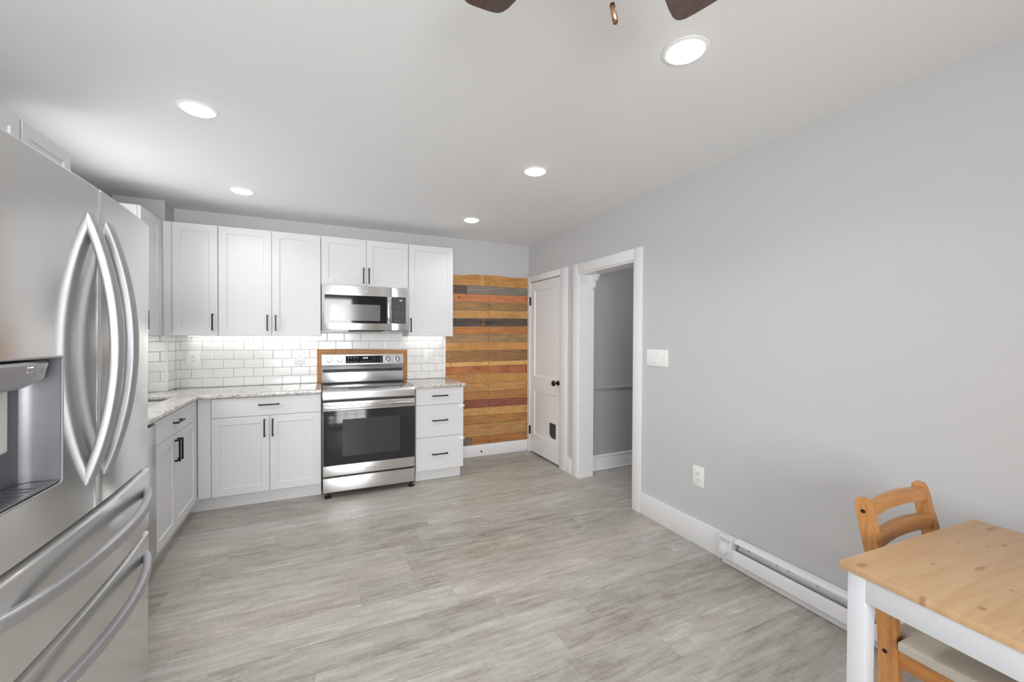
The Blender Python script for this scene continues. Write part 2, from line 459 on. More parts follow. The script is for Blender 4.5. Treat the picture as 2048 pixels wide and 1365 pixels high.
def dup(root, delta, label, group=None):
    """copy of a thing with its parts and sub-parts, moved by delta"""
    r = root.copy(); COL.objects.link(r); r.location = root.location + Vector(delta); POS[r.name] = POS[root.name] + Vector(delta)
    r['label'] = label
    if group: r['group'] = group
    for ch in list(root.children):
        c = ch.copy(); COL.objects.link(c); c.parent = r
        for g in list(ch.children):
            d = g.copy(); COL.objects.link(d); d.parent = c
    return r
def text(name, s, size, f, u, v, mat, parent, n=.0006, align='CENTER', ext=.0003):
    cu = bpy.data.curves.new(name, 'FONT'); cu.body = s; cu.size = size; cu.align_x = align; cu.align_y = 'CENTER'; cu.extrude = ext
    t = bpy.data.objects.new(name+'_tmp', cu); COL.objects.link(t); dg = bpy.context.evaluated_depsgraph_get(); dg.update()
    me = bpy.data.meshes.new_from_object(t.evaluated_get(dg)); bpy.data.objects.remove(t); bpy.data.curves.remove(cu)
    for p in me.vertices: p.co = f(u+p.co.x, v+p.co.y, n+p.co.z)
    me.name = name
    return obj_me(name, me, mat, parent)

# ------------------------------------------------------------------ the room
FX1 = 3.7                                     # far side of the hall
struct('floor', B().box(XL-.15, FX1, YR-.15, YB+.15, -.06, 0), M['floor'])
struct('ceiling', B().box(XL-.15, FX1, YR-.15, YB+.15, ZC, ZC+.08), M['ceil'])
struct('wall_back', B().box(XL-.12, XR+.155, YB, YB+.12, 0, ZC), M['wall'])
# left wall with the window above the sink
WY0, WY1, WZ0, WZ1 = 2.88, 3.58, 1.05, 2.05
b = B()
b.box(XL-.12, XL, YR-.12, WY0, 0, ZC); b.box(XL-.12, XL, WY1, YB, 0, ZC)
b.box(XL-.12, XL, WY0, WY1, 0, WZ0); b.box(XL-.12, XL, WY0, WY1, WZ1, ZC)
struct('wall_left', b, M['wall'])
# rear wall with a wide window
RX0, RX1, RZ0, RZ1 = -1.25, .66, .65, 2.2
b = B()
b.box(XL, RX0, YR-.12, YR, 0, ZC); b.box(RX1, XR, YR-.12, YR, 0, ZC)
b.box(RX0, RX1, YR-.12, YR, 0, RZ0); b.box(RX0, RX1, YR-.12, YR, RZ1, ZC)
struct('wall_rear', b, M['wall'])
# right wall: pantry door recess and the opening to the hall
OY0, OY1, OZ = 2.555, 3.33, 1.963
DY0, DY1, DZ = 3.652, 4.328, 1.985
XW = XR+.155
b = B()
b.box(XR, XW, YR-.12, OY0, 0, ZC); b.box(XR, XW, OY0, OY1, OZ, ZC)
b.box(XR, XW, OY1, DY0, 0, ZC); b.box(XR, XW, DY0, DY1, DZ, ZC); b.box(XR, XW, DY1, YB, 0, ZC)
b.box(XR+.06, XW, DY0, DY1, 0, DZ)
struct('wall_right', b, M['wall'])
# boxed-out corner behind the corner cabinets
CX, CY = -1.128, 4.178
struct('wall_corner', B().box(XL, CX, CY, YB, 0, ZC), M['wall'])
# hall
HY = 3.445
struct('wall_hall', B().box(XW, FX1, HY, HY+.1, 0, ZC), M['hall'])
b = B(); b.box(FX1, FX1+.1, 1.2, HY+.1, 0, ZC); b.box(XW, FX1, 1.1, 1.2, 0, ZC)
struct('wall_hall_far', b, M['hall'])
def base_profile(bb, f, u0, u1, h, t=.018):
    bb.fbox(f, u0, u1, 0, h, 0, t, .003)
    return bb
bb = B().fbox(back(HY), XW, FX1, 0, .135, 0, .016, .002); bb.fbox(back(HY), XW, FX1, .135, .158, 0, .024, .005); bb.fbox(back(HY), XW, FX1, 0, .02, 0, .026, .006)
struct('baseboard_hall', bb, M['trim'])
bb = B().fbox(back(HY), XW, FX1, .815, .860, 0, .014, .004); bb.fbox(back(HY), XW, FX1, .830, .847, 0, .024, .005)
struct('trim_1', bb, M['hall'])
# window joinery (behind the camera and above the sink)
def window(name, f, u0, u1, v0, v1, cols, rows, depth):
    b = B(); t = .045
    b.fbox(f, u0, u0+t, v0, v1, -.09, -.03, .003); b.fbox(f, u1-t, u1, v0, v1, -.09, -.03, .003)
    b.fbox(f, u0+t, u1-t, v0, v0+t, -.09, -.03, .003); b.fbox(f, u0+t, u1-t, v1-t, v1, -.09, -.03, .003)
    for i in range(1, cols):
        u = u0+(u1-u0)*i/cols; b.fbox(f, u-.02, u+.02, v0+t, v1-t, -.085, -.035, .003)
    for i in range(1, rows):
        v = v0+(v1-v0)*i/rows; b.fbox(f, u0+t, u1-t, v-.018, v+.018, -.08, -.04, .003)
    w = struct(name, b, M['trim'])
    c = B(); k = .085
    c.fbox(f, u0-k, u0, v0-k, v1+k, 0, .018, .003); c.fbox(f, u1, u1+k, v0-k, v1+k, 0, .018, .003)
    c.fbox(f, u0, u1, v1, v1+k, 0, .018, .003); c.fbox(f, u0-.02, u1+.02, v0-.03, v0, 0, .05, .004); c.fbox(f, u0, u1, v0-k, v0-.03, 0, .016, .003)
    obj('casing', c, M['trim'], w)
    obj('pane', B().fbox(f, u0+t, u1-t, v0+t, v1-t, -.066, -.062), M['glass'], w)
    return w
FR = F((0, YR, 0), (-1, 0, 0), (0, 0, 1), (0, 1, 0))
window('window_1', left(XL), WY0, WY1, WZ0, WZ1, 1, 2, .1)
window('window_2', FR, -RX1, -RX0, RZ0, RZ1, 3, 2, .1)

# casing of the opening to the hall, with its jambs and scalloped bracket
CW = .02
f = right(XR)
b = B()
b.fbox(f, -OY0, -(OY0-.088), 0, 2.05, 0, CW, .003)
b.fbox(f, -(OY1+.09), -OY1, 0, 2.05, 0, CW, .003)
b.fbox(f, -OY1, -OY0, OZ, 2.05, 0, CW, .003)
tr2 = struct('trim_2', b, M['trim'])
b = B()
b.box(XR-.004, XW+.004, OY1-.014, OY1, 0, OZ); b.box(XR-.004, XW+.004, OY0, OY0+.014, 0, OZ)
b.box(XR-.004, XW+.004, OY0+.014, OY1-.014, OZ-.014, OZ)
obj('jamb_lining', b, M['trim'], tr2)
q = []
prof = [(0, 0), (.105, 0), (.105, .012), (.098, .022), (.086, .026), (.078, .034), (.076, .046), (.066, .054), (.050, .058), (.044, .070), (.042, .092), (.038, .108), (.026, .122), (.010, .130), (0, .132)]
ff = F((XW-.034, OY1-.014, OZ-.014), (0, -1, 0), (0, 0, -1), (1, 0, 0))
obj('bracket', B().prism(ff, prof, 0, .03), M['trim'], tr2)
# pantry door in its casing
b = B()
b.fbox(f, -DY0, -(DY0-.125), 0, 2.054, 0, CW, .003)
b.fbox(f, -(YB-.001), -DY1, 0, 2.054, 0, CW, .003)
b.fbox(f, -DY1, -DY0, DZ+.004, 2.054, 0, CW, .003)
struct('trim_3', b, M['trim'])
fd = right(XR+.028)
d1 = B().panel(fd, -(DY1-.005), -(DY0+.005), .018, DZ-.006, .034, d=.010, sl=.006,
               panels=[(-4.235, -3.745, .232, .732), (-4.235, -3.745, .905, 1.882)])
door = struct('door_1', d1, M['trim'])
for z in (1.768, .263):
    hb = B().fbox(right(XR), -(DY1+.008), -(DY1-.016), z-.045, z+.045, .0, .005); hb.cyl((XR-.014, DY1-.003, z-.048), (XR-.014, DY1-.003, z+.048), .011, seg=14)
    obj('hinge', hb, M['black'], door, 'black hinge')
kb = B().lathe((XR-.006, 3.70, .872), (-.075, 0, 0), [(0, .027), (.06, .027), (.10, .020), (.16, .011), (.42, .010), (.50, .018), (.60, .027), (.78, .030), (.92, .024), (1, .010)], 28)
obj('door_knob', kb, M['bronze'], door, 'dark bronze door knob')
pl = [(-3.882, .425), (-3.752, .425), (-3.752, .272), (-3.80, .268), (-3.845, .274), (-3.868, .288), (-3.882, .315)]
obj('cat_flap', B().prism(right(XR+.004), pl, 0, .006), M['greypl'], door, 'dark grey cat flap')
# baseboards
struct('baseboard_back', B().fbox(back(YB), 1.262, XR-.02, 0, .134, 0, .018, .003), M['trim'])
bb = B().fbox(right(XR), -(OY0-.088), 1.6, 0, .163, 0, .018, .003)
struct('baseboard_right', bb, M['trim'])
struct('baseboard_pier', B().fbox(right(XR), -(DY0-.125), -(OY1+.09), 0, .150, 0, .018, .003), M['trim'])
struct('baseboard_rear', B().fbox(FR, -XR, -XL, 0, .134, 0, .018, .003), M['trim'])
ds = thing('door_stop', 'small spring door stop with a dark tip on the white back baseboard', 'door stop', (1.625, YB-.018, .075))
obj('base', B().cyl((1.625, YB-.018, .075), (1.625, YB-.024, .075), .011, seg=16), M['whitepl'], ds)
obj('stem', B().cyl((1.625, YB-.024, .075), (1.625, YB-.075, .072), .004, seg=10), M['chrome'], ds)
obj('tip', B().cyl((1.625, YB-.072, .072), (1.625, YB-.088, .071), .008, seg=14), M['blackplastic'], ds, 'black rubber tip')

# ------------------------------------------------------------------ tiles, reclaimed-plank panel
TZ0, TZ1, UZB = .905, 1.42, 1.354
b = B()
b.box(CX+.0095, 1.222, YB-.010, YB-.0002, TZ0+.0005, UZB-.0005)
b.box(.003, .772, YB-.010, YB-.0002, UZB-.0005, 1.399)
tag(obj('tile_backsplash', b, M['tile']), 'white subway tile backsplash on the back wall behind the range and counters', 'backsplash')
b = B().box(XL+.0095, CX+.009, CY-.009, CY-.0002, TZ0+.0005, TZ1); b.box(CX+.0002, CX+.009, CY-.0002, YB-.010, TZ0+.0005, TZ1)
tag(obj('tile_backsplash', b, M['tile']), 'white subway tiles on the boxed corner above the sink, edged by white trim', 'backsplash')
b = B()
b.box(XL+.0002, XL+.009, 2.05, WY0-.09, TZ0+.0005, UZB-.0005); b.box(XL+.0002, XL+.009, WY1+.09, CY-.0095, TZ0+.0005, UZB-.0005); b.box(XL+.0002, XL+.009, WY0-.09, WY1+.09, TZ0+.0005, WZ0-.09)
tag(obj('tile_backsplash', b, M['tile']), 'white subway tiles on the left wall around the sink window', 'backsplash')
b = B().box(CX+.001, CX+.014, CY-.014, CY-.001, TZ0+.001, 1.40, .003)
b.box(1.222, 1.232, YB-.014, YB, TZ0+.001, 1.40, .002)
struct('trim_4', b, M['trim'])

YP = YB-.001
pt = .017
fp = back(YP)
PZ = [(2.024, 2.041), (1.92, 1.924), (1.822, 1.836), (1.736, 1.748), (1.64, 1.654), (1.551, 1.567), (1.46, 1.477), (1.377, 1.383), (1.287, 1.288), (1.197, 1.205), (1.067, 1.076),
      (1.02, 1.026), (.931, .932), (.827, .832), (.735, .734), (.648, .634), (.554, .55), (.469, .457), (.369, .365), (.226, .224), (.136, .136)]
G = lin
def wd(i, a, b_, **k): return wood('plank_wood_%d' % i, tuple(1.10*q for q in G(*a)), tuple(1.05*q for q in G(*b_)), along='x', worn=.32, **k)
PW = [
 wd(0, (204, 150, 84), (176, 120, 60), grain=16, knots=.06, band=(1.652, .020, G(222, 180, 112))),
 wd(1, (146, 138, 128), (112, 104, 98), grain=26, dark=G(90, 78, 70), blotch=-.06),
 wd(2, (208, 136, 84), (184, 108, 62), grain=18, knots=.05),
 wd(3, (172, 134, 88), (136, 104, 66), grain=20, dark=G(104, 92, 74), blotch=-.03),
 wd(4, (210, 158, 94), (182, 128, 66), grain=18, knots=.05),
 wd(5, (98, 84, 76), (66, 56, 52), grain=24, dark=G(48, 44, 44), blotch=.06, band=(1.670, .018, G(176, 116, 70))),
 wd(6, (196, 130, 70), (164, 102, 50), grain=18, dark=G(150, 100, 58), blotch=-.06),
 wd(7, (176, 138, 94), (138, 108, 72), grain=26, dark=G(112, 96, 76), blotch=-.02),
 wd(8, (206, 148, 84), (176, 118, 58), grain=16, knots=.09),
 wd(9, (162, 118, 72), (124, 88, 52), grain=24, dark=G(96, 76, 54), blotch=-.01),
 wd(10, (226, 174, 102), (202, 148, 78), grain=14),
 wd(11, (192, 124, 70), (160, 96, 52), grain=16, c3=G(152, 80, 54)),
 wd(12, (198, 146, 82), (172, 120, 60), grain=16, knots=.05),
 wd(13, (200, 150, 92), (172, 122, 68), grain=18, dark=G(132, 104, 74), blotch=-.04, knots=.08),
 wd(14, (188, 130, 76), (156, 102, 56), grain=18, dark=G(140, 106, 72), blotch=-.03),
 wd(15, (152, 88, 66), (120, 64, 48), grain=20, dark=G(104, 54, 40), blotch=.0),
 wd(16, (212, 162, 98), (184, 134, 72), grain=16, knots=.05),
 wd(17, (188, 134, 72), (152, 102, 52), grain=20, dark=G(124, 98, 70), blotch=-.02, knots=.07),
 wd(18, (202, 154, 98), (170, 122, 72), grain=18, saw=.32),
 wd(19, (184, 124, 70), (150, 94, 50), grain=20, dark=G(126, 86, 54), blotch=-.03)]
DARKBROWN = wd(30, (104, 84, 72), (74, 58, 50), grain=26)
GREYW = wd(31, (124, 112, 102), (96, 88, 80), grain=26)
pw = thing('plank_wall_panel', 'reclaimed wooden planks of mixed browns covering the back wall beside the white door', 'wood panel', (1.73, YB-.001, .136))
X0, X1 = 1.2335, 2.2235
def plank(i, xa, xb, mat, gap=.0012):
    (lt, rt), (lb, rb) = PZ[i], PZ[i+1]
    top = lambda x: lt + (rt-lt)*(x-X0)/(X1-X0) - gap
    bot = lambda x: lb + (rb-lb)*(x-X0)/(X1-X0) + gap
    n = 14; xs = [xa+(xb-xa)*k/n for k in range(n+1)]
    wob = (lambda x: .018*math.sin((x-1.30)*3.6)*math.exp(-((x-1.66)/.40)**2) + .004*math.sin(x*21)) if i == 0 else (lambda x: .0009*math.sin(x*17+i*2.1))
    th = pt + random.uniform(-.003, .003)
    poly = [(x, bot(x)) for x in xs] + [(x, top(x) + (wob(x) if i == 0 else -abs(wob(x)))) for x in reversed(xs)]
    f_ = back(YP)
    bb = B().prism(f_, poly, 0, th)
    o = obj('plank', bb, mat, pw)
    # nail heads
    zc = lambda x, t: bot(x)+(top(x)-bot(x))*t
    nb = B()
    for nx in (1.735, 2.205, 1.30):
        if xa < nx < xb and random.random() < (.8 if nx == 1.735 else .55):
            x_ = nx + random.uniform(-.012, .012)
            for t in (.28, .70):
                p = f_(x_ + random.uniform(-.006, .006), zc(x_, t), th)
                nb.cyl(p, p+Vector((0, -.0012, 0)), random.uniform(.0045, .0065), seg=8)
    if len(nb.bm.verts): obj('nails', nb, M['bronze'], o, 'dark nail heads')
    return o
for i in range(20):
    if i == 1: plank(i, X0, 1.475, DARKBROWN); plank(i, 1.476, X1, PW[1])
    elif i == 2: plank(i, X0, 2.035, PW[2]); plank(i, 2.036, X1, PW[2])
    elif i == 4: plank(i, X0, 1.50, PW[4]); plank(i, 1.501, X1, PW[4])
    elif i == 19: plank(i, X0, 1.53, GREYW); plank(i, 1.531, X1, PW[19])
    else: plank(i, X0, X1, PW[i])
# small screw hooks on the planks
def hook(x, z, mat, label, big=1.0):
    h = thing('screw_hook', label, 'hook', (x, YP-pt, z))
    y0 = YP-pt-.0005
    obj('shank', B().cyl((x, y0+.004, z), (x, y0-.012*big, z), .0016*big, seg=8), mat, h)
    pts = [(x, y0-.012*big-.008*big*math.sin(a), z-.008*big+.008*big*math.cos(a)) for a in [k*math.pi*1.35/10 for k in range(11)]]
    obj('hook', B().tube(pts, .0016*big, seg=8, up=(1, 0, 0)), mat, h)
hook(1.375, 1.795, M['bronze'], 'dark screw hook in the orange plank near the upper cabinet', 1.7)
hook(1.425, 1.558, M['chrome'], 'left of the two shiny screw hooks in the dark plank')
hook(1.64, 1.545, M['chrome'], 'right of the two shiny screw hooks in the dark plank')

# wooden surround on the wall around the range back
sr = thing('range_surround', 'narrow stained wooden frame fixed to the tiles around the back of the range', 'frame', (.39, YB-.012, .906))
f_ = back(YB-.0105)
obj('side_strip', B().fbox(f_, -.034, .006, .906, 1.1805, 0, .018, .002), wood('surround_side_wood', G(196, 140, 84), G(154, 100, 54), along='z', grain=30, rough=.6, knots=.1, worn=.3), sr)
obj('side_strip', B().fbox(f_, .777, .818, .906, 1.1705, 0, .018, .002), bpy.data.materials['surround_side_wood'], sr)
tp = B().prism(f_, [(-.034, 1.181), (.818, 1.171), (.818, 1.2135), (-.034, 1.226)], 0, .018)
obj('top_strip', tp, M['framewood'], sr)

# ------------------------------------------------------------------ cabinets
YF, YK, ZD0, ZD1 = 3.82, 3.885, .112, .868        # base door faces / kick face / door bottom / drawer top
TD = .02
def handle(f, u, v, L, vert, parent, t=TD):
    b = B(); w = .0052; so = .032
    if vert:
        b.fbox(f, u-w, u+w, v-L/2, v+L/2, t+so-2*w, t+so, .0012, 1)
        for q in (-1, 1): b.fbox(f, u-w, u+w, v+q*(L/2-w)-w, v+q*(L/2-w)+w, t+.0003, t+so-2*w-.0002, .0008, 1)
    else:
        b.fbox(f, u-L/2, u+L/2, v-w, v+w, t+so-2*w, t+so, .0012, 1)
        for q in (-1, 1): b.fbox(f, u+q*(L/2-w)-w, u+q*(L/2-w)+w, v-w, v+w, t+.0003, t+so-2*w-.0002, .0008, 1)
    return obj('handle', b, M['bronze'], parent, 'dark bar handle')
def front(kind, f, u0, u1, v0, v1, parent, hd=None, fw=.057):
    """hd = (u, v, length, vertical)"""
    o = obj(kind, B().panel(f, u0, u1, v0, v1, TD, fw), M['cab'], parent)
    if hd: handle(f, *hd, o)
    return o
G_ = .0015
fu, fb, fl, flu = back(4.08+TD), back(YF+TD), left(-.845-TD), left(-1.122-TD)
UZ0, UZ1 = 1.354, 2.250
def upper(name, label, x0, x1, z0, doors, handles, fx0=None):
    t = thing(name, label, 'cabinet', ((x0+x1)/2, 4.25, z0), 'wall cabinets on the back wall')
    b = B().box(x0, x1, 4.08+TD+.001, YB-.001, z0, UZ1)
    obj('body', b, M['cab'], t)
    for (a, c), hd in zip(doors, handles):
        front('door', fu, a+G_, c-G_, z0+.001, UZ1-.001, t, hd)
    return t
Lh = .135
ca = upper('wall_cabinet', 'narrow white single-door wall cabinet in the tiled corner, handle at lower right', -1.121, -.761, UZ0, [(-1.063, -.763)], [(-.797, 1.464, Lh, True)])
obj('filler', B().box(-1.120, -1.0655, 4.088, 4.08+TD, UZ0, UZ1), M['cab'], ca)
upper('wall_cabinet', 'tall white two-door wall cabinet left of the microwave', -.760, .001, UZ0, [(-.760, -.381), (-.381, .0)], [(-.412, 1.464, Lh, True), (-.350, 1.464, Lh, True)])
upper('wall_cabinet', 'short white two-door wall cabinet directly above the microwave', .003, .772, 1.815, [(.004, .387), (.387, .771)], [(.360, 1.914, Lh+.008, True), (.408, 1.914, Lh+.008, True)])
upper('wall_cabinet', 'tall white single-door wall cabinet beside the wooden planks', .774, 1.222, UZ0, [(.775, 1.222)], [(.795, 1.462, Lh, True)])
# left wall uppers
t = thing('wall_cabinet', 'white wall cabinet on the left wall just past the refrigerator, edge-on handle', 'cabinet', (-1.28, 3.85, UZ0), 'wall cabinets on the left wall')
obj('body', B().box(XL+.001, -1.122-TD-.001, 3.662, 4.079, UZ0, UZ1), M['cab'], t)
obj('filler', B().box(-1.122-TD, -1.1225, 4.0415, 4.099, UZ0, UZ1), M['cab'], t)
front('door', flu, 3.664, 4.040, UZ0+.001, UZ1-.001, t, (3.695, 1.464, Lh, True))
t = thing('wall_cabinet', 'white two-door wall cabinet on the left wall peeking above the refrigerator', 'cabinet', (-1.28, 2.41, UZ0), 'wall cabinets on the left wall')
obj('body', B().box(XL+.001, -1.122-TD-.001, 2.04, 2.785, UZ0, UZ1), M['cab'], t)
front('door', flu, 2.042, 2.404, UZ0+.001, UZ1-.001, t, (2.37, 1.464, Lh, True))
front('door', flu, 2.418, 2.786, UZ0+.001, UZ1-.001, t, (2.452, 1.464, Lh, True))
# lower cabinets on the back wall
def base_body(b, x0, x1): return b.box(x0, x1, YF+TD+.001, YB-.001, ZD0, .8745)
LB = .145
t = thing('base_cabinet', 'white base cabinet with one wide drawer over two doors, left of the range', 'cabinet', (-.38, 4.1, 0), 'base cabinets')
bb = base_body(B(), -.762, .003); bb.box(-.925, .002, YK, YK+.018, 0, ZD0)
bb.box(-.845, -.7635, YF+.004, YF+TD, ZD0, .8745)
obj('body', bb, M['cab'], t)
front('drawer', fb, -.760, -.001, .7205, ZD1, t, (-.376, .807, LB, False), 0)
front('door', fb, -.760, -.3745, ZD0, .7175, t, (-.408, .621, LB-.005, True))
front('door', fb, -.3715, -.001, ZD0, .7175, t, (-.351, .621, LB-.005, True))
t = thing('drawer_cabinet', 'narrow white base cabinet with three slab drawers, right of the range', 'cabinet', (1.02, 4.1, 0), 'base cabinets')
bb = B().box(.792, 1.250, YF+TD+.001, YB-.001, ZD0-.008, .8745); bb.box(.800, 1.235, YK-.012, YB-.02, 0, ZD0-.008)
obj('body', bb, M['cab'], t)
for z0, z1, zh in ((.7135, .8705, .798), (.412, .7105, .567), (.102, .409, .251)):
    front('drawer', fb, .795, 1.249, z0, z1, t, (1.018, zh, LB+.003, False), 0)
for z, n_, lb in ((.688, 'drawer_catch', 'round white plastic child lock on the middle drawer front'), (.375, 'drawer_catch', 'round white plastic child lock on the bottom drawer front')):
    l = thing(n_, lb, 'child lock', (1.225, YF, z), 'child locks on the drawer cabinet')
    obj('disc', B().lathe((1.222, YF-.0005, z), (0, -.012, 0), [(0, .021), (.6, .021), (1, .016)], 20), M['trim'], l)
    obj('strap', B().box(1.228, 1.2585, YF-.008, YF-.001, z-.009, z+.009, .002), M['trim'], l)
# left run: sink cabinet, narrow cabinet, dishwasher
t = thing('base_cabinet', 'white sink base cabinet on the left wall, one false drawer over two doors', 'cabinet', (-1.15, 3.36, 0), 'base cabinets')
bb = B().box(XL+.02, -.845-TD-.001, 2.935, 2.953, ZD0, .8745); bb.box(XL+.02, -.845-TD-.001, 3.775, 3.79, ZD0, .8745)
bb.box(XL+.02, -.845-TD-.001, 2.953, 3.775, ZD0, ZD0+.018); bb.box(-.925, -.907, 2.935, YK-.001, 0, ZD0)
bb.box(-.889, -.845-TD-.001, 2.953, 3.775, .70, .8745); bb.box(-.845-TD, -.849, 3.7755, YF+.003, ZD0, .8745)
obj('body', bb, M['cab'], t)
front('drawer', fl, 2.940, 3.772, .7275, .868, t, (3.32, .803, LB-.008, False), 0)
front('door', fl, 2.940, 3.3055, ZD0, .7245, t, (3.283, .621, LB-.005, True))
front('door', fl, 3.3085, 3.772, ZD0, .7245, t, (3.340, .621, LB-.005, True))
t = thing('dishwasher', 'stainless dishwasher mostly hidden behind the refrigerator, left of the sink cabinet', 'dishwasher', (-1.1, 2.61, 0))
obj('body', B().box(XL+.03, -.868, 2.322, 2.918, .10, .872), M['fridge_side'], t)
obj('door', B().box(-.867, -.832, 2.325, 2.915, .128, .862, .004), M['steel'], t)
obj('toe_kick', B().box(-.915, -.900, 2.322, 2.918, 0, .10), M['blackplastic'], t)
t = thing('base_cabinet', 'white narrow base cabinet tucked between the refrigerator and the dishwasher', 'cabinet', (-1.15, 2.19, 0), 'base cabinets')
bb = B().box(XL+.02, -.845-TD-.001, 2.075, 2.318, ZD0, .8745); bb.box(-.925, -.907, 2.075, 2.318, 0, ZD0)
obj('body', bb, M['cab'], t)
front('door', fl, 2.077, 2.316, ZD0, .868, t, (2.29, .70, LB, True))

# worktops
CT0, CT1 = .875, .905
SX0, SX1, SY0, SY1 = -1.34, -.987, 3.10, 3.875
CXF, CYF = -.833, 3.79
def slab(poly_outer, hole=None, r=.006):
    """extruded slab with eased top edge; hole = rectangle"""
    b = B(); bm = b.bm
    def ring(pts, z): return [bm.verts.new((x, y, z)) for x, y in pts]
    n = len(poly_outer)
    if hole is None:
        b.rings([[Vector((x, y, CT0)) for x, y in poly_outer], [Vector((x, y, CT1)) for x, y in poly_outer]])
    return b
def rects(b, lst, z0, z1):
    for x0, x1, y0, y1 in lst: b.box(x0, x1, y0, y1, z0, z1)
    return b
bm = bmesh.new()
def grid_slab(cells_x, cells_y, solid, z0, z1, r=.007):
    bm = bmesh.new(); V = {}
    def vv(i, j, k):
        if (i, j, k) not in V: V[(i, j, k)] = bm.verts.new((cells_x[i], cells_y[j], z1 if k else z0))
        return V[(i, j, k)]
    nx, ny = len(cells_x)-1, len(cells_y)-1
    S = lambda i, j: 0 <= i < nx and 0 <= j < ny and solid(i, j)
    for i in range(nx):
        for j in range(ny):
            if not S(i, j): continue
            bm.faces.new((vv(i, j, 1), vv(i+1, j, 1), vv(i+1, j+1, 1), vv(i, j+1, 1)))
            bm.faces.new((vv(i, j, 0), vv(i, j+1, 0), vv(i+1, j+1, 0), vv(i+1, j, 0)))
            if not S(i-1, j): bm.faces.new((vv(i, j, 0), vv(i, j, 1), vv(i, j+1, 1), vv(i, j+1, 0)))
            if not S(i+1, j): bm.faces.new((vv(i+1, j, 0), vv(i+1, j+1, 0), vv(i+1, j+1, 1), vv(i+1, j, 1)))
            if not S(i, j-1): bm.faces.new((vv(i, j, 0), vv(i+1, j, 0), vv(i+1, j, 1), vv(i, j, 1)))
            if not S(i, j+1): bm.faces.new((vv(i, j+1, 0), vv(i, j+1, 1), vv(i+1, j+1, 1), vv(i+1, j+1, 0)))
    bmesh.ops.recalc_face_normals(bm, faces=bm.faces[:])
    ed = [e for e in bm.edges if len(e.link_faces) == 2 and e.calc_face_angle(0) > .5 and abs(e.verts[0].co.z-e.verts[1].co.z) < 1e-6]
    bmesh.ops.bevel(bm, geom=ed, offset=r, segments=4, profile=.5, affect='EDGES', clamp_overlap=True)
    return bm
xs = [XL+.010, SX0, SX1, CXF, .004]; ys = [2.068, SY0, SY1, CYF, YB-.011]; ys = sorted(ys)
def solid(i, j):
    xa, xb, ya, yb = xs[i], xs[i+1], ys[j], ys[j+1]; xm, ym = (xa+xb)/2, (ya+yb)/2
    if SX0 < xm < SX1 and SY0 < ym < SY1: return False
    if xm > CXF and ym < CYF: return False
    if xm < CX+.010 and ym > CY-.010: return False
    return True
xs = sorted(xs + [CX+.0095]); ys = sorted(ys + [CY-.0095])
tag(obj('worktop', grid_slab(xs, ys, solid, CT0, CT1), M['granite']), 'speckled grey granite worktop running round the corner with the sink cut in', 'worktop')
bm.free()
tag(obj('worktop', grid_slab([.7735, 1.262], [CYF, YB-.011], lambda i, j: True, CT0, CT1), M['granite']), 'short speckled granite worktop on the drawer cabinet right of the range', 'worktop')
# undermount sink
t = thing('sink', 'stainless undermount sink set in the granite worktop near the corner', 'sink', ((SX0+SX1)/2, (SY0+SY1)/2, .70))
b = B(); e = .010; zt, zb = CT0-.0005, .705
X0_, X1_, Y0_, Y1_ = SX0-e, SX1+e, SY0-e, SY1+e
b.box(X0_-.01, X0_, Y0_, Y1_, zb, zt); b.box(X1_, X1_+.01, Y0_, Y1_, zb, zt); b.box(X0_-.01, X1_+.01, Y0_-.01, Y0_, zb, zt); b.box(X0_-.01, X1_+.01, Y1_, Y1_+.01, zb, zt); b.box(X0_-.01, X1_+.01, Y0_-.01, Y1_+.01, zb-.01, zb)
obj('basin', b, M['sink'], t)
obj('drain', B().lathe(((X0_+X1_)/2, (Y0_+Y1_)/2, zb), (0, 0, .004), [(0, .055), (1, .05)], 24), M['chrome'], t)

# under-cabinet lights
def strip(label, x0, x1, y0, y1, z):
    t = thing('under_cabinet_light', label, 'light', ((x0+x1)/2, (y0+y1)/2, z), 'under-cabinet lights')
    obj('housing', B().box(x0, x1, y0, y1, z-.005, z-.0002, .001), M['whitepl'], t)
    obj('diffuser', B().box(x0+.006, x1-.006, y0+.003, y1-.003, z-.0065, z-.0052), M['stripglow'], t)
strip('slim light bar under the wall cabinets left of the microwave', -1.02, -.03, 4.325, 4.345, UZ0)
strip('slim light bar under the wall cabinet beside the planks', .81, 1.19, 4.325, 4.345, UZ0)
strip('slim light bar under the corner cabinet on the left wall', -1.26, -1.235, 3.72, 4.06, UZ0)

# ------------------------------------------------------------------ range
t = thing('range', 'stainless electric range with black oven door glass between the white base cabinets', 'range', (.39, 4.0, 0))
YO = 3.735
b = B().box(.0145, .7645, 3.782, 4.30, .05, .8925); b.box(.0145, .7645, 4.30, 4.365, .05, .90)
obj('body', b, M['fridge_side'], t)
b = B().box(.0125, .7665, 3.752, 4.298, .8935, .9045, .003)
obj('cooktop', b, M['cooktop'], t, 'glossy black glass cooktop')
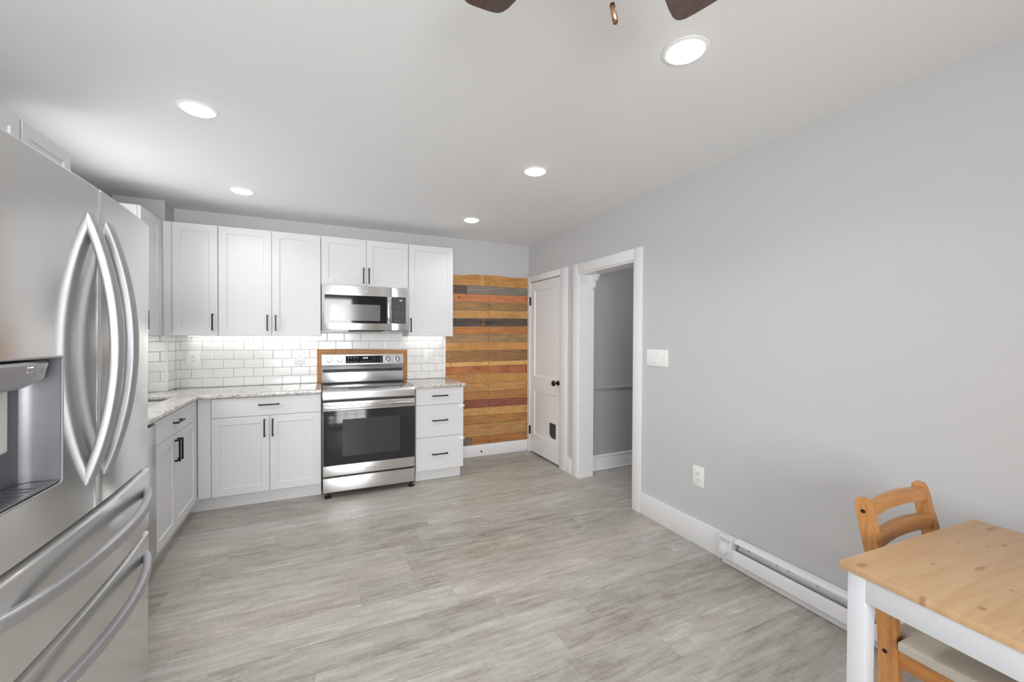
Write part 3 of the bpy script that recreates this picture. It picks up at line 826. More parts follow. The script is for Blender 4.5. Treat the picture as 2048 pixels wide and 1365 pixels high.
# front trim of the cooktop and the fascia below it
prof = [(3.782, .823), (3.737, .823), (3.735, .826), (3.735, .874), (3.737, .886), (3.743, .896), (3.7515, .903), (3.7515, .8932), (3.782, .8932)]
fs = B().rings([[Vector((x, y, z)) for y, z in prof] for x in (.0125, .7665)])
fa = obj('fascia', fs, M['steel'], t, 'stainless front fascia')
b = B().panel(back(YO-.0002), .055, .724, .832, .868, .0016, 0, ch=.0008)
obj('fascia_inlay', b, M['steel'], fa)
obj('door_gap', B().box(.016, .763, 3.760, 3.781, .804, .8225), M['blackplastic'], t)
f_ = back(YO+.045)
b = B().fbox(f_, .0135, .7655, .7295, .803, 0, .045, .003); b.fbox(f_, .0135, .7655, .187, .2735, 0, .045, .003); b.fbox(f_, .0135, .7655, .2735, .7295, 0, .030)
od = obj('oven_door', b, M['steel'], t)
gb = B().fbox(f_, .0145, .7645, .2745, .7285, .0305, .0455, .0015)
obj('door_glass', gb, M['ovenglass'], od, 'black oven door glass')
obj('oven_window', B().fbox(f_, .165, .635, .345, .655, .0456, .0459), M['ovenwin'], od, 'grey viewing window')
hb = B().fbox(f_, .022, .757, .751, .783, .085, .102, .006, 3)
hb.fbox(f_, .022, .050, .757, .777, .0455, .0845, .003); hb.fbox(f_, .729, .757, .757, .777, .0455, .0845, .003)
obj('handle', hb, M['steel_v'], od, 'flat stainless bar handle')
obj('drawer_gap', B().box(.016, .763, 3.762, 3.781, .172, .186), M['blackplastic'], t)
obj('drawer', B().fbox(f_, .0135, .7655, .052, .1715, 0, .045, .003), M['steel'], t)
for x in (.052, .742):
    obj('foot', B().lathe((x, 3.772, 0), (0, 0, .05), [(0, .026), (.22, .026), (.3, .012), (1, .012)], 20), M['blackplastic'], t, 'black levelling foot')
obj('rear_foot', B().box(.03, .75, 4.20, 4.24, 0, .05), M['blackplastic'], t)
text('brand_lettering', 'SAMSUNG', .020, f_, .385, .226, M['logodim'], od, .0452)
# back guard
px = [(4.284, 1.078), (4.296, 1.1735), (4.300, 1.176), (4.362, 1.176), (4.362, 1.034), (4.322, 1.034)]
bg = obj('backguard', B().rings([[Vector((x, y, z)) for y, z in px] for x in (.010, .764)]), M['steel'], t)
obj('vent_gap', B().box(.014, .760, 4.330, 4.361, 1.0065, 1.0335), M['blackplastic'], t)
obj('lower_backguard', B().box(.0125, .7655, 4.303, 4.3615, .906, 1.006, .004), M['steel'], t)
tilt = math.atan2(.012, .0955)
fg = F((0, 4.284, 1.078), (1, 0, 0), (0, math.sin(tilt), math.cos(tilt)), (0, -math.cos(tilt), math.sin(tilt)))
dp = obj('display', B().obox(fg, .216, .560, .012, .084, .0003, .0020), M['blackglass'], t, 'black control display')
text('clock_digits', '12:10', .022, fg, .395, .062, M['clockblue'], dp, .0023)
lg = B()
for r_, vv in enumerate((.070, .062)):
    for c_ in range(4): lg.obox(fg, .236+c_*.026, .247+c_*.026, vv-.0016, vv+.0016, .0021, .0024)
obj('oven_keys', lg, M['legend'], dp, 'pale key markings')
lg = B()
for c_ in range(4): lg.obox(fg, .236+c_*.026, .247+c_*.026, .0244, .0276, .0021, .0024)
obj('broil_keys', lg, M['legend'], dp, 'pale key markings')
lg = B()
for r_ in range(4):
    for c_ in range(3): lg.obox(fg, .462+c_*.022, .467+c_*.022, .072-r_*.016-.0016, .072-r_*.016+.0016, .0021, .0024)
obj('number_keys', lg, M['legend'], dp, 'pale key markings')
lg = B()
for r_ in range(4): lg.obox(fg, .532, .545, .072-r_*.016-.0014, .072-r_*.016+.0014, .0021, .0024)
obj('start_keys', lg, M['legend'], dp, 'pale key markings')
lg = B()
for c_ in range(5): lg.obox(fg, .352+c_*.020, .364+c_*.020, .0268, .0296, .0021, .0024)
obj('timer_keys', lg, M['legend'], dp, 'pale key markings')
for u in (.072, .164, .608, .700):
    p = fg(u, .050, .0004)
    kb = B().lathe(p, fg.n*.034, [(0, .029), (.12, .029), (.18, .0255), (.85, .024), (1, .021)], 32)
    k = obj('burner_knob', kb, M['knob'], bg)
    obj('grip', B().obox(fg, u-.0035, u+.0035, .035, .065, .0347, .041, .0015), M['knob'], k)
    obj('pointer', B().obox(fg, u-.010, u+.010, .0215, .0245, .0005, .0012), M['slot'], k)

# ------------------------------------------------------------------ microwave
t = thing('microwave', 'stainless over-the-range microwave with black door window under the short cabinet', 'microwave', (.385, 4.2, 1.409))
YM = 4.02
obj('body', B().box(.0065, .7685, YM+.042, YB-.012, 1.412, 1.8135), M['fridge_side'], t)
fm = back(YM+.04)
b = B().fbox(fm, .0065, .603, 1.409, 1.8125, 0, .04, .004)
dr = obj('door', b, M['steel'], t)
obj('door_window', B().fbox(fm, .030, .561, 1.4715, 1.7235, .0402, .0416, .0005, 1), M['blackglass'], dr, 'black glass door window')
obj('window_mesh', B().fbox(fm, .075, .502, 1.495, 1.643, .0417, .0420), M['meshglass'], dr, 'grey perforated window screen')
hb = B().fbox(fm, .566, .601, 1.4715, 1.7255, .062, .072, .004); hb.fbox(fm, .572, .596, 1.480, 1.505, .0402, .0618, .002); hb.fbox(fm, .572, .596, 1.692, 1.717, .0402, .0618, .002)
obj('handle', hb, M['steel_v'], dr, 'flat vertical bar handle')
pn = obj('control_panel', B().fbox(fm, .6045, .7685, 1.409, 1.8125, 0, .04, .004), M['steel'], t)
kp = obj('keypad', B().fbox(fm, .6065, .737, 1.4735, 1.7245, .0402, .0416, .0005, 1), M['greypl'], t, 'dark grey keypad')
text('clock_digits', '12:1', .016, fm, .690, 1.692, M['clock'], kp, .0418)
lg = B()
for r_, z in enumerate((1.644, 1.625)):
    for c_ in range(3): lg.fbox(fm, .634+c_*.033, .652+c_*.033, z, z+.004, .0417, .0420)
obj('function_keys', lg, M['legenddim'], kp, 'pale key markings')
lg = B()
for r_, z in enumerate((1.580, 1.562, 1.544, 1.526)):
    for c_ in range(4): lg.fbox(fm, .636+c_*.023, .645+c_*.023, z, z+.005, .0417, .0420)
lg.fbox(fm, .655, .682, 1.597, 1.600, .0417, .0420)
obj('number_keys', lg, M['legenddim'], kp, 'pale key markings')
lg = B(); lg.fbox(fm, .640, .656, 1.494, 1.503, .0417, .0420); lg.fbox(fm, .672, .680, 1.494, 1.503, .0417, .0420)
obj('light_keys', lg, M['legenddim'], kp, 'pale key markings')
lo = B().lathe(fm(.380, 1.768, .0402), (0, -.003, 0), [(0, .0140), (.7, .0140), (1, .0125), (1, .0115), (.6, .011)], 32)
em = obj('emblem', lo, M['logo'], t, 'round silver emblem')
text('emblem_letters', 'GE', .011, fm, .380, 1.768, M['logodim'], em, .0428)
vb = B().prism(F((0, YM+.035, 0), (1, 0, 0), (0, 0, 1), (0, -1, 0)), [(.215, 1.4085), (.545, 1.4085), (.515, 1.3945), (.245, 1.3945)], -.20, .0335)
obj('vent_grille', vb, M['blackplastic'], t, 'black underside vent')
b = B().box(.0065, .7685, YM+.01, YB-.012, 1.400, 1.4085, .002)
obj('base_plate', b, M['fins'], t)

# ------------------------------------------------------------------ refrigerator
FY0, FYC, FY1 = 1.135, 1.5875, 2.040
def fxx(y, o=0.0): return -.578 + o - (.06 if y < FYC else .10)*(y-FYC)**2
t = thing('refrigerator', 'large stainless french-door refrigerator with curved bar handles at the left', 'refrigerator', (-1.0, FYC, 0))
obj('case', B().box(-1.405, -.672, FY0+.004, FY1-.004, .03, 1.765, .004), M['fridge_side'], t)
for y in (FY0+.06, FY1-.06):
    for x in (-.74, -1.33): obj('foot', B().cyl((x, y, 0), (x, y, .03), .025, seg=16), M['blackplastic'], t)
obj('hinge_cover', B().box(-.78, -.66, FY0+.03, FY1-.03, 1.7655, 1.779, .004), M['fridge_side'], t)
XB = -.666
def plan(y0, y1, o=0.0, r0=0.0, r1=0.0, xb=XB):
    """plan outline of a door: flat back, bowed front, rounded ends"""
    pts = [(xb, y0)]
    n = 20
    def arc(yc, xc, r, a0, a1): return [(xc+r*math.cos(a), yc+r*math.sin(a)) for a in [a0+(a1-a0)*k/6 for k in range(7)]]
    if r0: pts += arc(y0+r0, fxx(y0+r0, o)-r0, r0, -math.pi/2, 0)
    else: pts += [(fxx(y0, o), y0)]
    for k in range(1, n):
        y = y0+r0+(y1-r1-y0-r0)*k/n; pts.append((fxx(y, o), y))
    if r1: pts += arc(y1-r1, fxx(y1-r1, o)-r1, r1, 0, math.pi/2)
    else: pts += [(fxx(y1, o), y1)]
    pts.append((xb, y1))
    return pts
def slab_z(b, pts, z0, z1, ch0=0, ch1=0):
    def ins(c): return [(x-(c if x > XB+.001 else 0), y) for x, y in pts]
    rg = []
    if ch0: rg += [[Vector((x, y, z0)) for x, y in ins(ch0)], [Vector((x, y, z0+ch0)) for x, y in pts]]
    else: rg += [[Vector((x, y, z0)) for x, y in pts]]
    if ch1: rg += [[Vector((x, y, z1-ch1)) for x, y in pts], [Vector((x, y, z1)) for x, y in ins(ch1)]]
    else: rg += [[Vector((x, y, z1)) for x, y in pts]]
    b.rings(rg)
DZ0_, DZ1_ = .863, 1.780
RY0, RY1, RZ0_, RZ1_ = 1.163, 1.405, .992, 1.307
# right-hand (far) door
b = B(); slab_z(b, plan(FYC+.003, FY1, 0, .006, .014), DZ0_, DZ1_, .004, .004)
dfar = obj('door', b, M['fridge'], t, smooth=30)
# near door with the dispenser recess
b = B()
slab_z(b, plan(FY0, FYC-.003, 0, .014, .006), RZ1_, DZ1_, 0, .004)
slab_z(b, plan(FY0, FYC-.003, 0, .014, .006), DZ0_, RZ0_, .004, 0)
slab_z(b, plan(FY0, RY0, 0, .014, 0), RZ0_, RZ1_)
slab_z(b, plan(RY1, FYC-.003, 0, 0, .006), RZ0_, RZ1_)
dnear = obj('door', b, M['fridge'], t, smooth=30)
# dispenser: lining, bezel, control head, lever, tray
xi = -.660
b = B()
xo = fxx(RY0)-.003
lin_pts = [(xo, RY0+.001), (xi+.030, RY0+.001), (xi+.008, RY0+.012), (xi, RY0+.036), (xi, RY1-.036), (xi+.008, RY1-.012), (xi+.030, RY1-.001), (fxx(RY1)-.003, RY1-.001)]
b.rings([[Vector((x, y, RZ0_+.003)) for x, y in lin_pts], [Vector((x, y, RZ1_-.003)) for x, y in lin_pts]], False, False, closed=False)
b.face([Vector((x, y, RZ0_+.003)) for x, y in lin_pts]); b.face([Vector((x, y, RZ1_-.003)) for x, y in reversed(lin_pts)])
obj('dispenser_recess', b, M['fridge_dark'], dnear, 'grey dispenser recess')
b = B()
e_ = .0035
loop = [(RY0, RZ0_), (RY1-.010, RZ0_), (RY1-.003, RZ0_+.003), (RY1, RZ0_+.010), (RY1, RZ1_), (RY0, RZ1_)]
ring_o = [(y, z) for y, z in loop]
for (y0, z0), (y1, z1) in zip(loop, loop[1:]+loop[:1]):
    n_ = 8
    pts = [Vector((fxx(y0+(y1-y0)*k/n_)+.0005, y0+(y1-y0)*k/n_, z0+(z1-z0)*k/n_)) for k in range(n_+1)]
    b.tube(pts, .0026, seg=8, up=(1, 0, 0))
obj('dispenser_bezel', b, M['fridge_handle'], dnear)
# control head: convex grey block at the top
hd = []
for k in range(13):
    y = 1.166 + (1.368-1.166)*k/12; s_ = (k/12-.35)/.65
    hd.append((fxx(y)+.010-.018*max(0, s_)**2, y))
b = B()
top = [(xi+.002, 1.166)] + hd + [(xi+.002, 1.370)]
bot = [(xi+.002, 1.166)] + [(x-.004, y - (.010 if k > 9 else 0)*(k-9)/3) for k, (x, y) in enumerate(hd)] + [(xi+.002, 1.356)]
ch_ = [(xi+.002, 1.166)] + [(x-.020, min(y, 1.166+(1.328-1.166)*k/12)) for k, (x, y) in enumerate(hd)] + [(xi+.002, 1.328)]
b.rings([[Vector((x, y, 1.240)) for x, y in ch_], [Vector((x, y, 1.256)) for x, y in bot], [Vector((x, y, 1.293)) for x, y in top], [Vector((x-.006 if x > -.63 else x, y, 1.299)) for x, y in top]])
ch = obj('dispenser_head', b, M['fridge_handle'], t, smooth=50)
def head_frame(y, z):
    dxdy = (fxx(y+.002)+.010-.018*max(0, ((y+.002-1.166)/.202-.35)/.65)**2 - (fxx(y-.002)+.010-.018*max(0, ((y-.002-1.166)/.202-.35)/.65)**2))/.004
    x = fxx(y)+.010-.018*max(0, ((y-1.166)/.202-.35)/.65)**2
    u = Vector((dxdy, 1, 0)).normalized(); v = Vector((.10, 0, 1)).normalized(); n = u.cross(v)
    if n.x < 0: n = -n
    return F((x-.0018, y, z), u, v, n)
for s_, y, z, sz in (('Water', 1.268, 1.277, .009), ('Cubed\nIce', 1.306, 1.276, .0062), ('Crushed\nIce', 1.337, 1.276, .0062)):
    text('legend', s_, sz, head_frame(y, z), 0, 0, M['legend'], ch, .0012)
f_ = head_frame(1.272, 1.288)
obj('indicator', B().obox(f_, -.011, .011, -.001, .001, .0006, .0012), M['clock'], ch, 'lit white indicator bar')
b = B().box(xi+.008, xi+.020, 1.255, 1.335, 1.090, 1.236, .008, 3)
obj('dispenser_lever', b, M['whitepl'], dnear, 'pale dispenser paddle')
b = B().cyl((xi+.004, 1.225, 1.000), (xi+.004, 1.225, 1.240), .021, seg=24)
obj('chute', b, M['fridge_handle'], dnear)
b = B(); tr = [(xi+.004, RY0+.004), (fxx(RY0)-.002, RY0+.004), (fxx(RY1)-.004, RY1-.006), (xi+.018, RY1-.012), (xi+.004, RY1-.04)]
b.rings([[Vector((x, y, .9955)) for x, y in tr], [Vector((x, y, 1.0005)) for x, y in tr]])
for k in range(7):
    y = 1.19+k*.026; b.box(xi+.02, fxx(y)-.016, y-.0035, y+.0035, 1.0006, 1.0022)
obj('drip_tray', b, M['fridge_dark'], dnear)
# door handles: bowed bars either side of the seam
def bow(t_, h, p=.75): return h*(1-(2*t_-1)**2)**p
def vhandle(yc, par):
    pts = []; n = 36; z0, z1 = .950, 1.690
    for k in range(n+1):
        q = k/n; z = z0+(z1-z0)*q
        pts.append((fxx(yc)-.006+bow(q, .064, .95), yc, z))
    b = B().tube(pts, .0205, .0125, seg=20, up=(1, 0, 0), power=.45)
    b.box(fxx(yc)-.004, fxx(yc)+.003, yc-.017, yc+.017, z1-.030, z1+.004, .002); b.box(fxx(yc)-.004, fxx(yc)+.003, yc-.017, yc+.017, z0-.004, z0+.030, .002)
    return obj('door_handle', b, M['fridge_handle'], par, 'curved grey steel handle', smooth=50)
vhandle(1.535, dnear); vhandle(1.640, dfar)
# freezer drawers with bevelled top lips and bowed handles
def drawer(z0, z1, lip):
    b = B(); o = .006; P = plan(FY0+.001, FY1-.001, o, .014, .014)
    P2 = [(x-(.030 if x > XB+.001 else 0), y) for x, y in P]
    P3 = [(x-(.004 if x > XB+.001 else 0), y) for x, y in P]
    b.rings([[Vector((x, y, z0)) for x, y in P3], [Vector((x, y, z0+.004)) for x, y in P], [Vector((x, y, z1-lip)) for x, y in P], [Vector((x, y, z1-lip+.003)) for x, y in P3], [Vector((x, y, z1)) for x, y in P2]])
    return obj('freezer_drawer', b, M['fridge'], t, smooth=30)
def hhandle(z, par, ya=1.185, yb=1.990):
    pts = []; n = 40
    for k in range(n+1):
        q = k/n; y = ya+(yb-ya)*q
        pts.append((fxx(y, .006)-.004+bow(q, .056, .72), y, z))
    b = B().tube(pts, .0125, .0165, seg=20, up=(0, 0, 1), power=.5)
    for y in (ya, yb-.034): b.box(fxx(y+.017, .006)-.006, fxx(y+.017, .006)+.002, y-.002, y+.036, z-.018, z+.018, .002)
    return obj('drawer_handle', b, M['fridge_handle'], par, 'curved grey steel handle', smooth=50)
d1_ = drawer(.622, .856, .012); hhandle(.772, d1_)
d2_ = drawer(.070, .610, .010); hhandle(.530, d2_)
obj('toe_grille', B().box(-.70, -.672, FY0+.03, FY1-.03, .012, .068), M['blackplastic'], t)

# the refrigerator stands a touch out of plumb
t.rotation_euler = (0, R(.6), 0); t.location = (-1.018, FYC, .0028)

# ------------------------------------------------------------------ outlets and switches
def outlet(f, u, v, w, h, label, group, cat='outlet'):
    p = f(u, v, 0); t = thing('wall_outlet', label, cat, p, group)
    pl = obj('plate', B().fbox(f, u-w/2, u+w/2, v-h/2, v+h/2, .0003, .006, .002), M['whitepl'], t)
    for q in (-1, 1):
        rb = B(); sl = B()
        rb.fbox(f, u-.0165, u+.0165, v+q*.0205-.0145, v+q*.0205+.0145, .0062, .0085, .004, 3)
        for k in (-1, 1): sl.fbox(f, u+k*.0062-.0012, u+k*.0062+.0012, v+q*.0205-.001, v+q*.0205+.008, .0086, .0089)
        sl.fbox(f, u-.0022, u+.0022, v+q*.0205-.010, v+q*.0205-.0055, .0086, .0089)
        o = obj('receptacle', rb, M['whitepl'], t); obj('slots', sl, M['slot'], o, 'dark slots')
    return t
ft = back(YB-.010)
outlet(ft, -.998, 1.155, .100, .135, 'white outlet plate on the tiles near the corner, leftmost of three on the backsplash', 'backsplash outlets')
outlet(ft, -.180, 1.143, .090, .128, 'white outlet plate on the tiles just left of the range', 'backsplash outlets')
outlet(ft, 1.048, 1.150, .100, .128, 'white outlet plate on the tiles right of the range', 'backsplash outlets')
fr = right(XR)
outlet(fr, -1.937, .447, .088, .134, 'white outlet plate low on the bare grey right wall', 'wall outlets')
t = thing('light_switch', 'white four-gang switch plate beside the opening to the hall', 'light switch', (XR, 2.314, 1.204))
obj('plate', B().fbox(fr, -2.421, -2.207, 1.143, 1.266, .0003, .006, .002), M['whitepl'], t)
for k in range(4):
    u = -2.314+(k-1.5)*.046
    rk = obj('rocker', B().fbox(fr, u-.0165, u+.0165, 1.172, 1.238, .0062, .0085, .001, 1), M['whitepl'], t)

# ------------------------------------------------------------------ recessed lights
LX0, LX1 = -.528, 1.262
LAMPS = [(LX1, 2.386), (1.240, 1.150), (LX0, 2.420), (LX0, 3.643), (LX1, 3.635), (LX0, 1.150)]
def recessed(x, y, label):
    t = thing('recessed_light', label, 'ceiling light', (x, y, ZC), 'recessed ceiling lights')
    z = ZC
    b = B().lathe((x, y, z-.0003), (0, 0, -.0045), [(0, .084), (.35, .083), (1, .074), (1, .066), (.3, .0665), (0, .067)], 48)
    obj('trim_ring', b, M['whitepl'], t)
    obj('diffuser', B().lathe((x, y, z-.0012), (0, 0, -.016), [(0, .0655), (.35, .0655), (.7, .055), (.92, .033), (1, .012)], 48), M['lampglow'], t, 'glowing round diffuser')
    for (lx, ly) in LAMPS:
        l = bpy.data.lights.new('downlight', 'AREA'); l.shape = 'DISK'; l.size = .11; l.energy = LAMP_E*(.5 if lx < 0 and ly > 3 else .75 if ly > 3 else 1.05); l.spread = R(130); l.color = (1, .992, .98)
        lo_ = bpy.data.objects.new('downlight', l); COL.objects.link(lo_); lo_.location = (lx, ly, ZC-.020)
    return t
l0 = recessed(LX1, 2.386, 'lit round ceiling light in the middle of the ceiling, above the hall opening')
dup(l0, (LX1*0-.022, 1.150-2.386, 0), 'largest lit round ceiling light at upper right, nearest the camera')
dup(l0, (LX0-LX1, 2.420-2.386, 0), 'lit round ceiling light at upper left, over the refrigerator side')
dup(l0, (LX0-LX1, 3.643-2.386, 0), 'small lit round ceiling light above the left wall cabinets')
dup(l0, (0, 3.635-2.386, 0), 'smallest lit round ceiling light, nearest the wooden planks')
dup(l0, (LX0-LX1, 1.150-2.386, 0), 'lit round ceiling light above the near corner by the refrigerator')

hl = thing('hall_fill_light', 'round flush ceiling light, added unseen to brighten the hall beyond the opening', 'ceiling light', (3.05, 2.35, ZC))  # unseen lamp, added because the hall came out too dark
obj('base', B().lathe((3.05, 2.35, ZC-.0003), (0, 0, -.03), [(0, .15), (1, .15)], 32), M['whitepl'], hl)
obj('diffuser', B().lathe((3.05, 2.35, ZC-.0305), (0, 0, -.06), [(0, .14), (.4, .135), (.8, .09), (1, .02)], 32), M['hallfill'], hl)

# ------------------------------------------------------------------ ceiling fan
HX, HYf = .4665, .5337
t = thing('ceiling_fan', 'dark brown ceiling fan with blade tips at the top of the picture', 'ceiling fan', (HX, HYf, ZC))
obj('canopy', B().lathe((HX, HYf, ZC-.0003), (0, 0, -.07), [(0, .075), (.3, .075), (.8, .05), (1, .02)], 32), M['bronze'], t)
obj('motor_housing', B().lathe((HX, HYf, ZC-.0705), (0, 0, -.20), [(0, .018), (.15, .018), (.2, .07), (.35, .105), (.75, .105), (.9, .07), (1, .04)], 40), M['bronze'], t)
zb_ = 2.20
for k in range(5):
    a = R(90-24.78) + R(36) + k*R(72)
    rot = Matrix.Rotation(a, 4, 'Z')
    outl = [(.15, -.048), (.22, -.056), (.34, -.064), (.42, -.066), (.450, -.0645), (.466, -.060), (.475, -.052), (.479, -.040), (.480, -.02), (.480, .02), (.478, .040), (.473, .052), (.464, .060), (.448, .0645), (.42, .066), (.34, .064), (.22, .056), (.15, .048)]
    b = B(); rr = []
    for zz in (-.003, .003):
        rr.append([Vector((HX, HYf, zb_)) + rot @ Vector((x, y*math.cos(R(10)), zz - y*math.sin(R(10)))) for x, y in outl])
    b.rings(rr)
    bl = obj('blade', b, M['blade'], t)
    ir = B().tube([Vector((HX, HYf, zb_)) + rot @ Vector(p) for p in ((.09, 0, .035), (.13, 0, .018), (.17, 0, .008), (.22, 0, .007))], .016, .0035, seg=8)
    obj('blade_iron', ir, M['bronze'], bl)
chx, chy = .477, .604
ch_b = B()
z = ZC-.27
while z > 1.962:
    ch_b.lathe((chx, chy, z), (0, 0, -.0034), [(0, .0004), (.25, .0016), (.75, .0016), (1, .0004)], 8); z -= .0042
ch_b.tube([(chx, chy, ZC-.262), (chx, chy, 1.956)], .0005, seg=6, up=(1, 0, 0))
ch_b.tube([(HX+.02, HYf, ZC-.258), (chx, chy, ZC-.262)], .002, seg=6)
pc = obj('pull_chain', ch_b, M['chrome'], t)
# oval loop fob, turned almost edge-on
fo = B(); dirx = Vector((.80, -.60, 0)).normalized(); cz = 1.9385
lean = Vector((-.18, .05, 1)).normalized()
pts = []
for k in range(33):
    a = 2*math.pi*k/32
    pts.append(Vector((chx, chy, cz)) + Vector((.419, .908, 0))*(.0075*math.cos(a)) + Vector((.908, -.419, 0))*(.0036*math.cos(a)) + lean*(.0165*math.sin(a)))
fo.tube(pts, .0024, .0042, seg=10, up=dirx)
obj('fob', fo, M['copper'], pc, 'copper oval pull fob')

# ------------------------------------------------------------------ baseboard heater
HA, HB = 1.722, -.12
t = thing('baseboard_heater', 'white electric baseboard heater along the right wall behind the table', 'heater', (XR-.03, .8, 0))
XH = XR
def ext(prof, y0, y1): return B().rings([[Vector((XH-n, y, z)) for n, z in prof] for y in (y0, y1)])
YE = 1.634
b = B(); 
b2 = ext([(.0005, .002), (.040, .002), (.040, .050), (.0185, .050), (.0185, .166), (.0005, .166)], YE, HB)
cs = obj('back_plate', b2, M['heater'], t)
hood = [(.0187, .160), (.048, .158), (.056, .154), (.058, .157), (.056, .164), (.048, .171), (.0187, .176)]
obj('hood', ext(hood, YE, HB), M['heater'], t)
pan = [(.060, .052), (.070, .048), (.074, .052), (.074, .112), (.071, .117), (.062, .119)]
obj('front_panel', ext(pan, YE, HB), M['heater'], t)
fb_ = B()
y = YE-.02
fb_.box(XH-.052, XH-.0188, HB, YE-.0005, .128, .1325)
obj('deflector', ext([(.0190, .095), (.0195, .1585), (.024, .1585), (.050, .108), (.050, .095)], YE-.0008, HB), M['fins'], t, 'grey metal deflector in the slot')
fb_.bm.free()
nb = B()
for y in (1.56, 1.40, 1.34, 1.20, 1.05): nb.cyl((XH-.0338, y, .1385), (XH-.0352, y, .1378), .0045, seg=10)
obj('slot_holes', nb, M['blackplastic'], t, 'dark holes in the slot')
eb = B().box(XH-.078, XH-.0187, YE+.0005, HA, .052, .176, .004)
eb.box(XH-.041, XH-.0187, YE+.0005, HA, .002, .0515)
tc = obj('end_box', eb, M['heater'], t)
pf = B()
for r_ in range(3):
    for c_ in range(7):
        y = HA-.010-c_*.010-(.005 if r_ % 2 else 0); z = .166-r_*.0075
        pf.cyl((XH-.0779, y, z), (XH-.0784, y, z), .0024, seg=8)
obj('perforation', pf, M['slot'], tc, 'dark perforation holes')
kb = B().lathe((XH-.0782, 1.690, .096), (-.013, 0, 0), [(0, .030), (.4, .030), (.5, .025), (.9, .024), (1, .021)], 28)
obj('thermostat_dial', kb, M['heater'], tc, 'round white thermostat dial')

# ------------------------------------------------------------------ dining table (turned about three degrees)
def local_root(name, label, cat, loc, rz):
    o = thing(name, label, cat, loc); o.rotation_euler = (0, 0, rz); POS[o.name] = Vector((0, 0, 0)); return o
t = local_root('dining_table', 'dining table with natural pine top and white painted legs', 'table', (1.309, .658, 0), R(-3.1))
TW, TL, TT = .722, 1.18, .0195
kn = [(.030, .040, .030, .016), (.222, .106, .012, .008), (.449, .070, .012, .006), (.495, .113, .012, .010), (.554, .130, .020, .011), (.672, .060, .045, .012), (.308, .166, .045, .011), (.245, .244, .011, .007), (.079, .252, .018, .012), (.065, .325, .028, .010), (.004, .18, .012, .012), (.36, .48, .02, .01), (.56, .62, .02, .01), (.2, .75, .03, .01)]
top = B().box(0, TW, -TL, 0, .74-TT, .74, .002)
obj('table_top', top, tabletop_mat([(a-TW/2, -b_+TL/2, rx*.72, ry*.72) for a, b_, rx, ry in kn]), t)
lw = .043; ia, ib = .007, .018
zt = .74-TT-.0004
for a in (ia, TW-ia-lw):
    for b0 in (ib, TL-ib-lw):
        obj('leg', B().box(a, a+lw, -b0-lw, -b0, 0, zt, .002), M['tablewhite'], t)
ab = .655
for a in (ia+.0005, TW-ia-.0225):
    obj('apron', B().box(a, a+.022, -(TL-ib-lw-.0004), -(ib+lw+.0004), ab, zt, .001), M['tablewhite'], t)
for b0 in (ib+.004, TL-ib-.026):
    obj('apron', B().box(ia+lw+.0004, TW-ia-lw-.0004, -b0-.022, -b0, ab, zt, .001), M['tablewhite'], t)

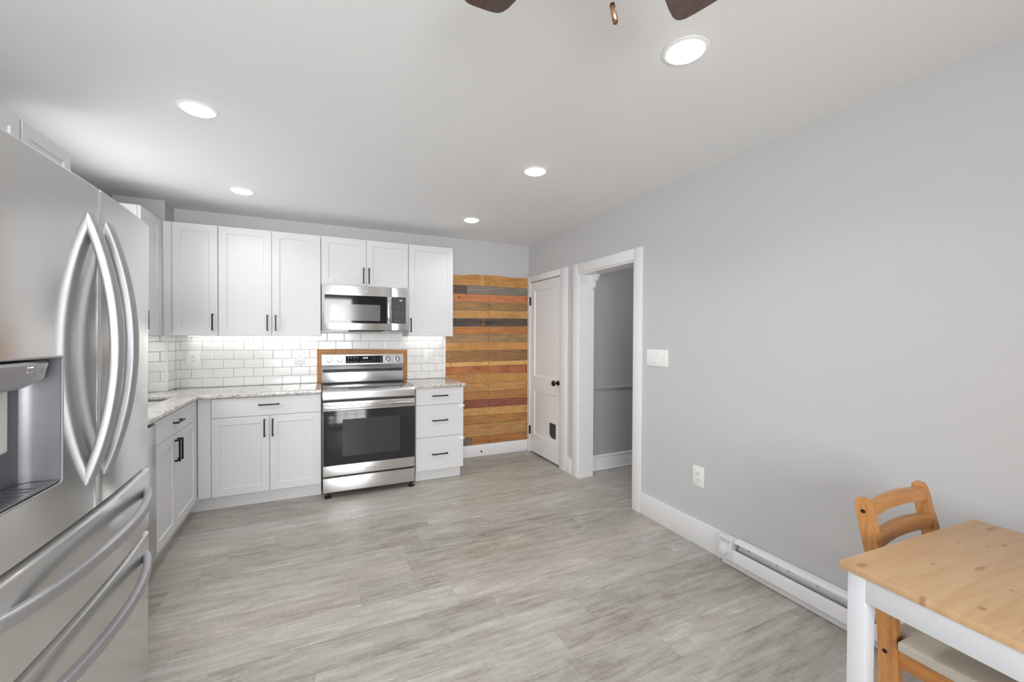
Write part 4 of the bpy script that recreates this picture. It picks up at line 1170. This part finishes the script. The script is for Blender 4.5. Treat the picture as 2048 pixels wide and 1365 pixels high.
# ------------------------------------------------------------------ chair
t = thing('dining_chair', 'pine ladder-back dining chair with a linen seat cushion pushed under the table', 'chair', (1.80, .55, 0))
cx0, cx1 = 1.60, 2.000; pw_ = .030
bk = [(0, .700), (.27, .691), (.40, .694), (.51, .702), (.67, .733), (.80, .760), (.828, .764)]
def yb_(z):
    for (z0, y0), (z1, y1) in zip(bk, bk[1:]):
        if z <= z1: return y0+(y1-y0)*(z-z0)/(z1-z0)
    return bk[-1][1]
def dep(z): return .050 if z < .52 else .050-(z-.52)*.036
for xa in (cx0, cx1-pw_):
    zs = [0, .08, .16, .24, .30, .36, .40, .44, .48, .52, .56, .60, .64, .68, .72, .76, .80]
    rg = [[Vector((xa, yb_(z)-dep(z), z)), Vector((xa+pw_, yb_(z)-dep(z), z)), Vector((xa+pw_, yb_(z), z)), Vector((xa, yb_(z), z))] for z in zs]
    for dz, k in ((.818, .10), (.828, .25), (.834, .5)):
        z = dz; d = dep(z); s_ = k*.5
        rg.append([Vector((xa+pw_*.15*k, yb_(z)-d*(1-s_), z)), Vector((xa+pw_*(1-.15*k), yb_(z)-d*(1-s_), z)), Vector((xa+pw_*(1-.15*k), yb_(z)-d*s_, z)), Vector((xa+pw_*.15*k, yb_(z)-d*s_, z))])
    lg_ = obj('back_post', B().rings(rg), M['chairwood'], t)
    xo = xa-.0003 if xa == cx0 else xa+pw_+.0003; sg = -1 if xa == cx0 else 1
    for (y, z) in ((yb_(.795)-.022, .795), (.675, .380)):
        obj('bolt', B().cyl((xo, y, z), (xo+sg*.0012, y, z), .0062, seg=14), M['black'], lg_, 'dark bolt head')
def rail(z0, z1, arch, bowd, nm):
    n = 16; fr_, bk_ = [], []
    xa, xb = cx0+pw_+.0004, cx1-pw_-.0004
    rg = []
    for k in range(n+1):
        q = k/n; x = xa+(xb-xa)*q; s_ = 1-(2*q-1)**2
        zt_, zb_2 = z1+arch*s_, z0+arch*s_*.9; y0 = yb_((z0+z1)/2)-.020-.012+bowd*s_
        rg.append([Vector((x, y0-.010, zb_2)), Vector((x, y0+.010, zb_2)), Vector((x, y0+.010+.003, zt_)), Vector((x, y0-.010+.003, zt_))])
    return obj(nm, B().rings(rg), M['railwood'], t)
rail(.776, .820, .007, .012, 'top_rail')
rail(.684, .732, .008, .012, 'middle_rail')
sz = .405
yr_ = .646
for xa in (cx0+.002, cx1-pw_+.004):
    obj('front_leg', B().box(xa, xa+.034, .285, .325, 0, sz-.004, .003), M['chairwood'], t)
    obj('side_rail', B().box(xa+.003, xa+.023, .3255, yr_-.002, sz-.055, sz-.004, .002), wood('side_rail_pine', G(204, 140, 78), G(168, 104, 50), along='y', grain=18, rough=.42, knots=.08) if xa < 1.7 else bpy.data.materials['side_rail_pine'], t)
obj('front_rail', B().box(cx0+.037, cx1-.031, .290, .310, sz-.055, sz-.004, .002), M['railwood'], t)
obj('back_rail', B().box(cx0+pw_+.001, cx1-pw_-.001, .652, .674, sz-.055, sz-.004, .002), M['railwood'], t)
# padded seat with softened edges
cxs = [cx0-.012, cx0+pw_+.002, cx1-pw_-.002, cx1+.012]; cys = [.265, .6385, .6755]
b = grid_slab(cxs, cys, lambda i, j: j == 0 or i == 1, sz-.0035, sz+.040, .015)
cu = obj('seat_cushion', b, M['cushion'], t, 'beige linen seat cushion', smooth=60)

bpy.context.view_layer.update()
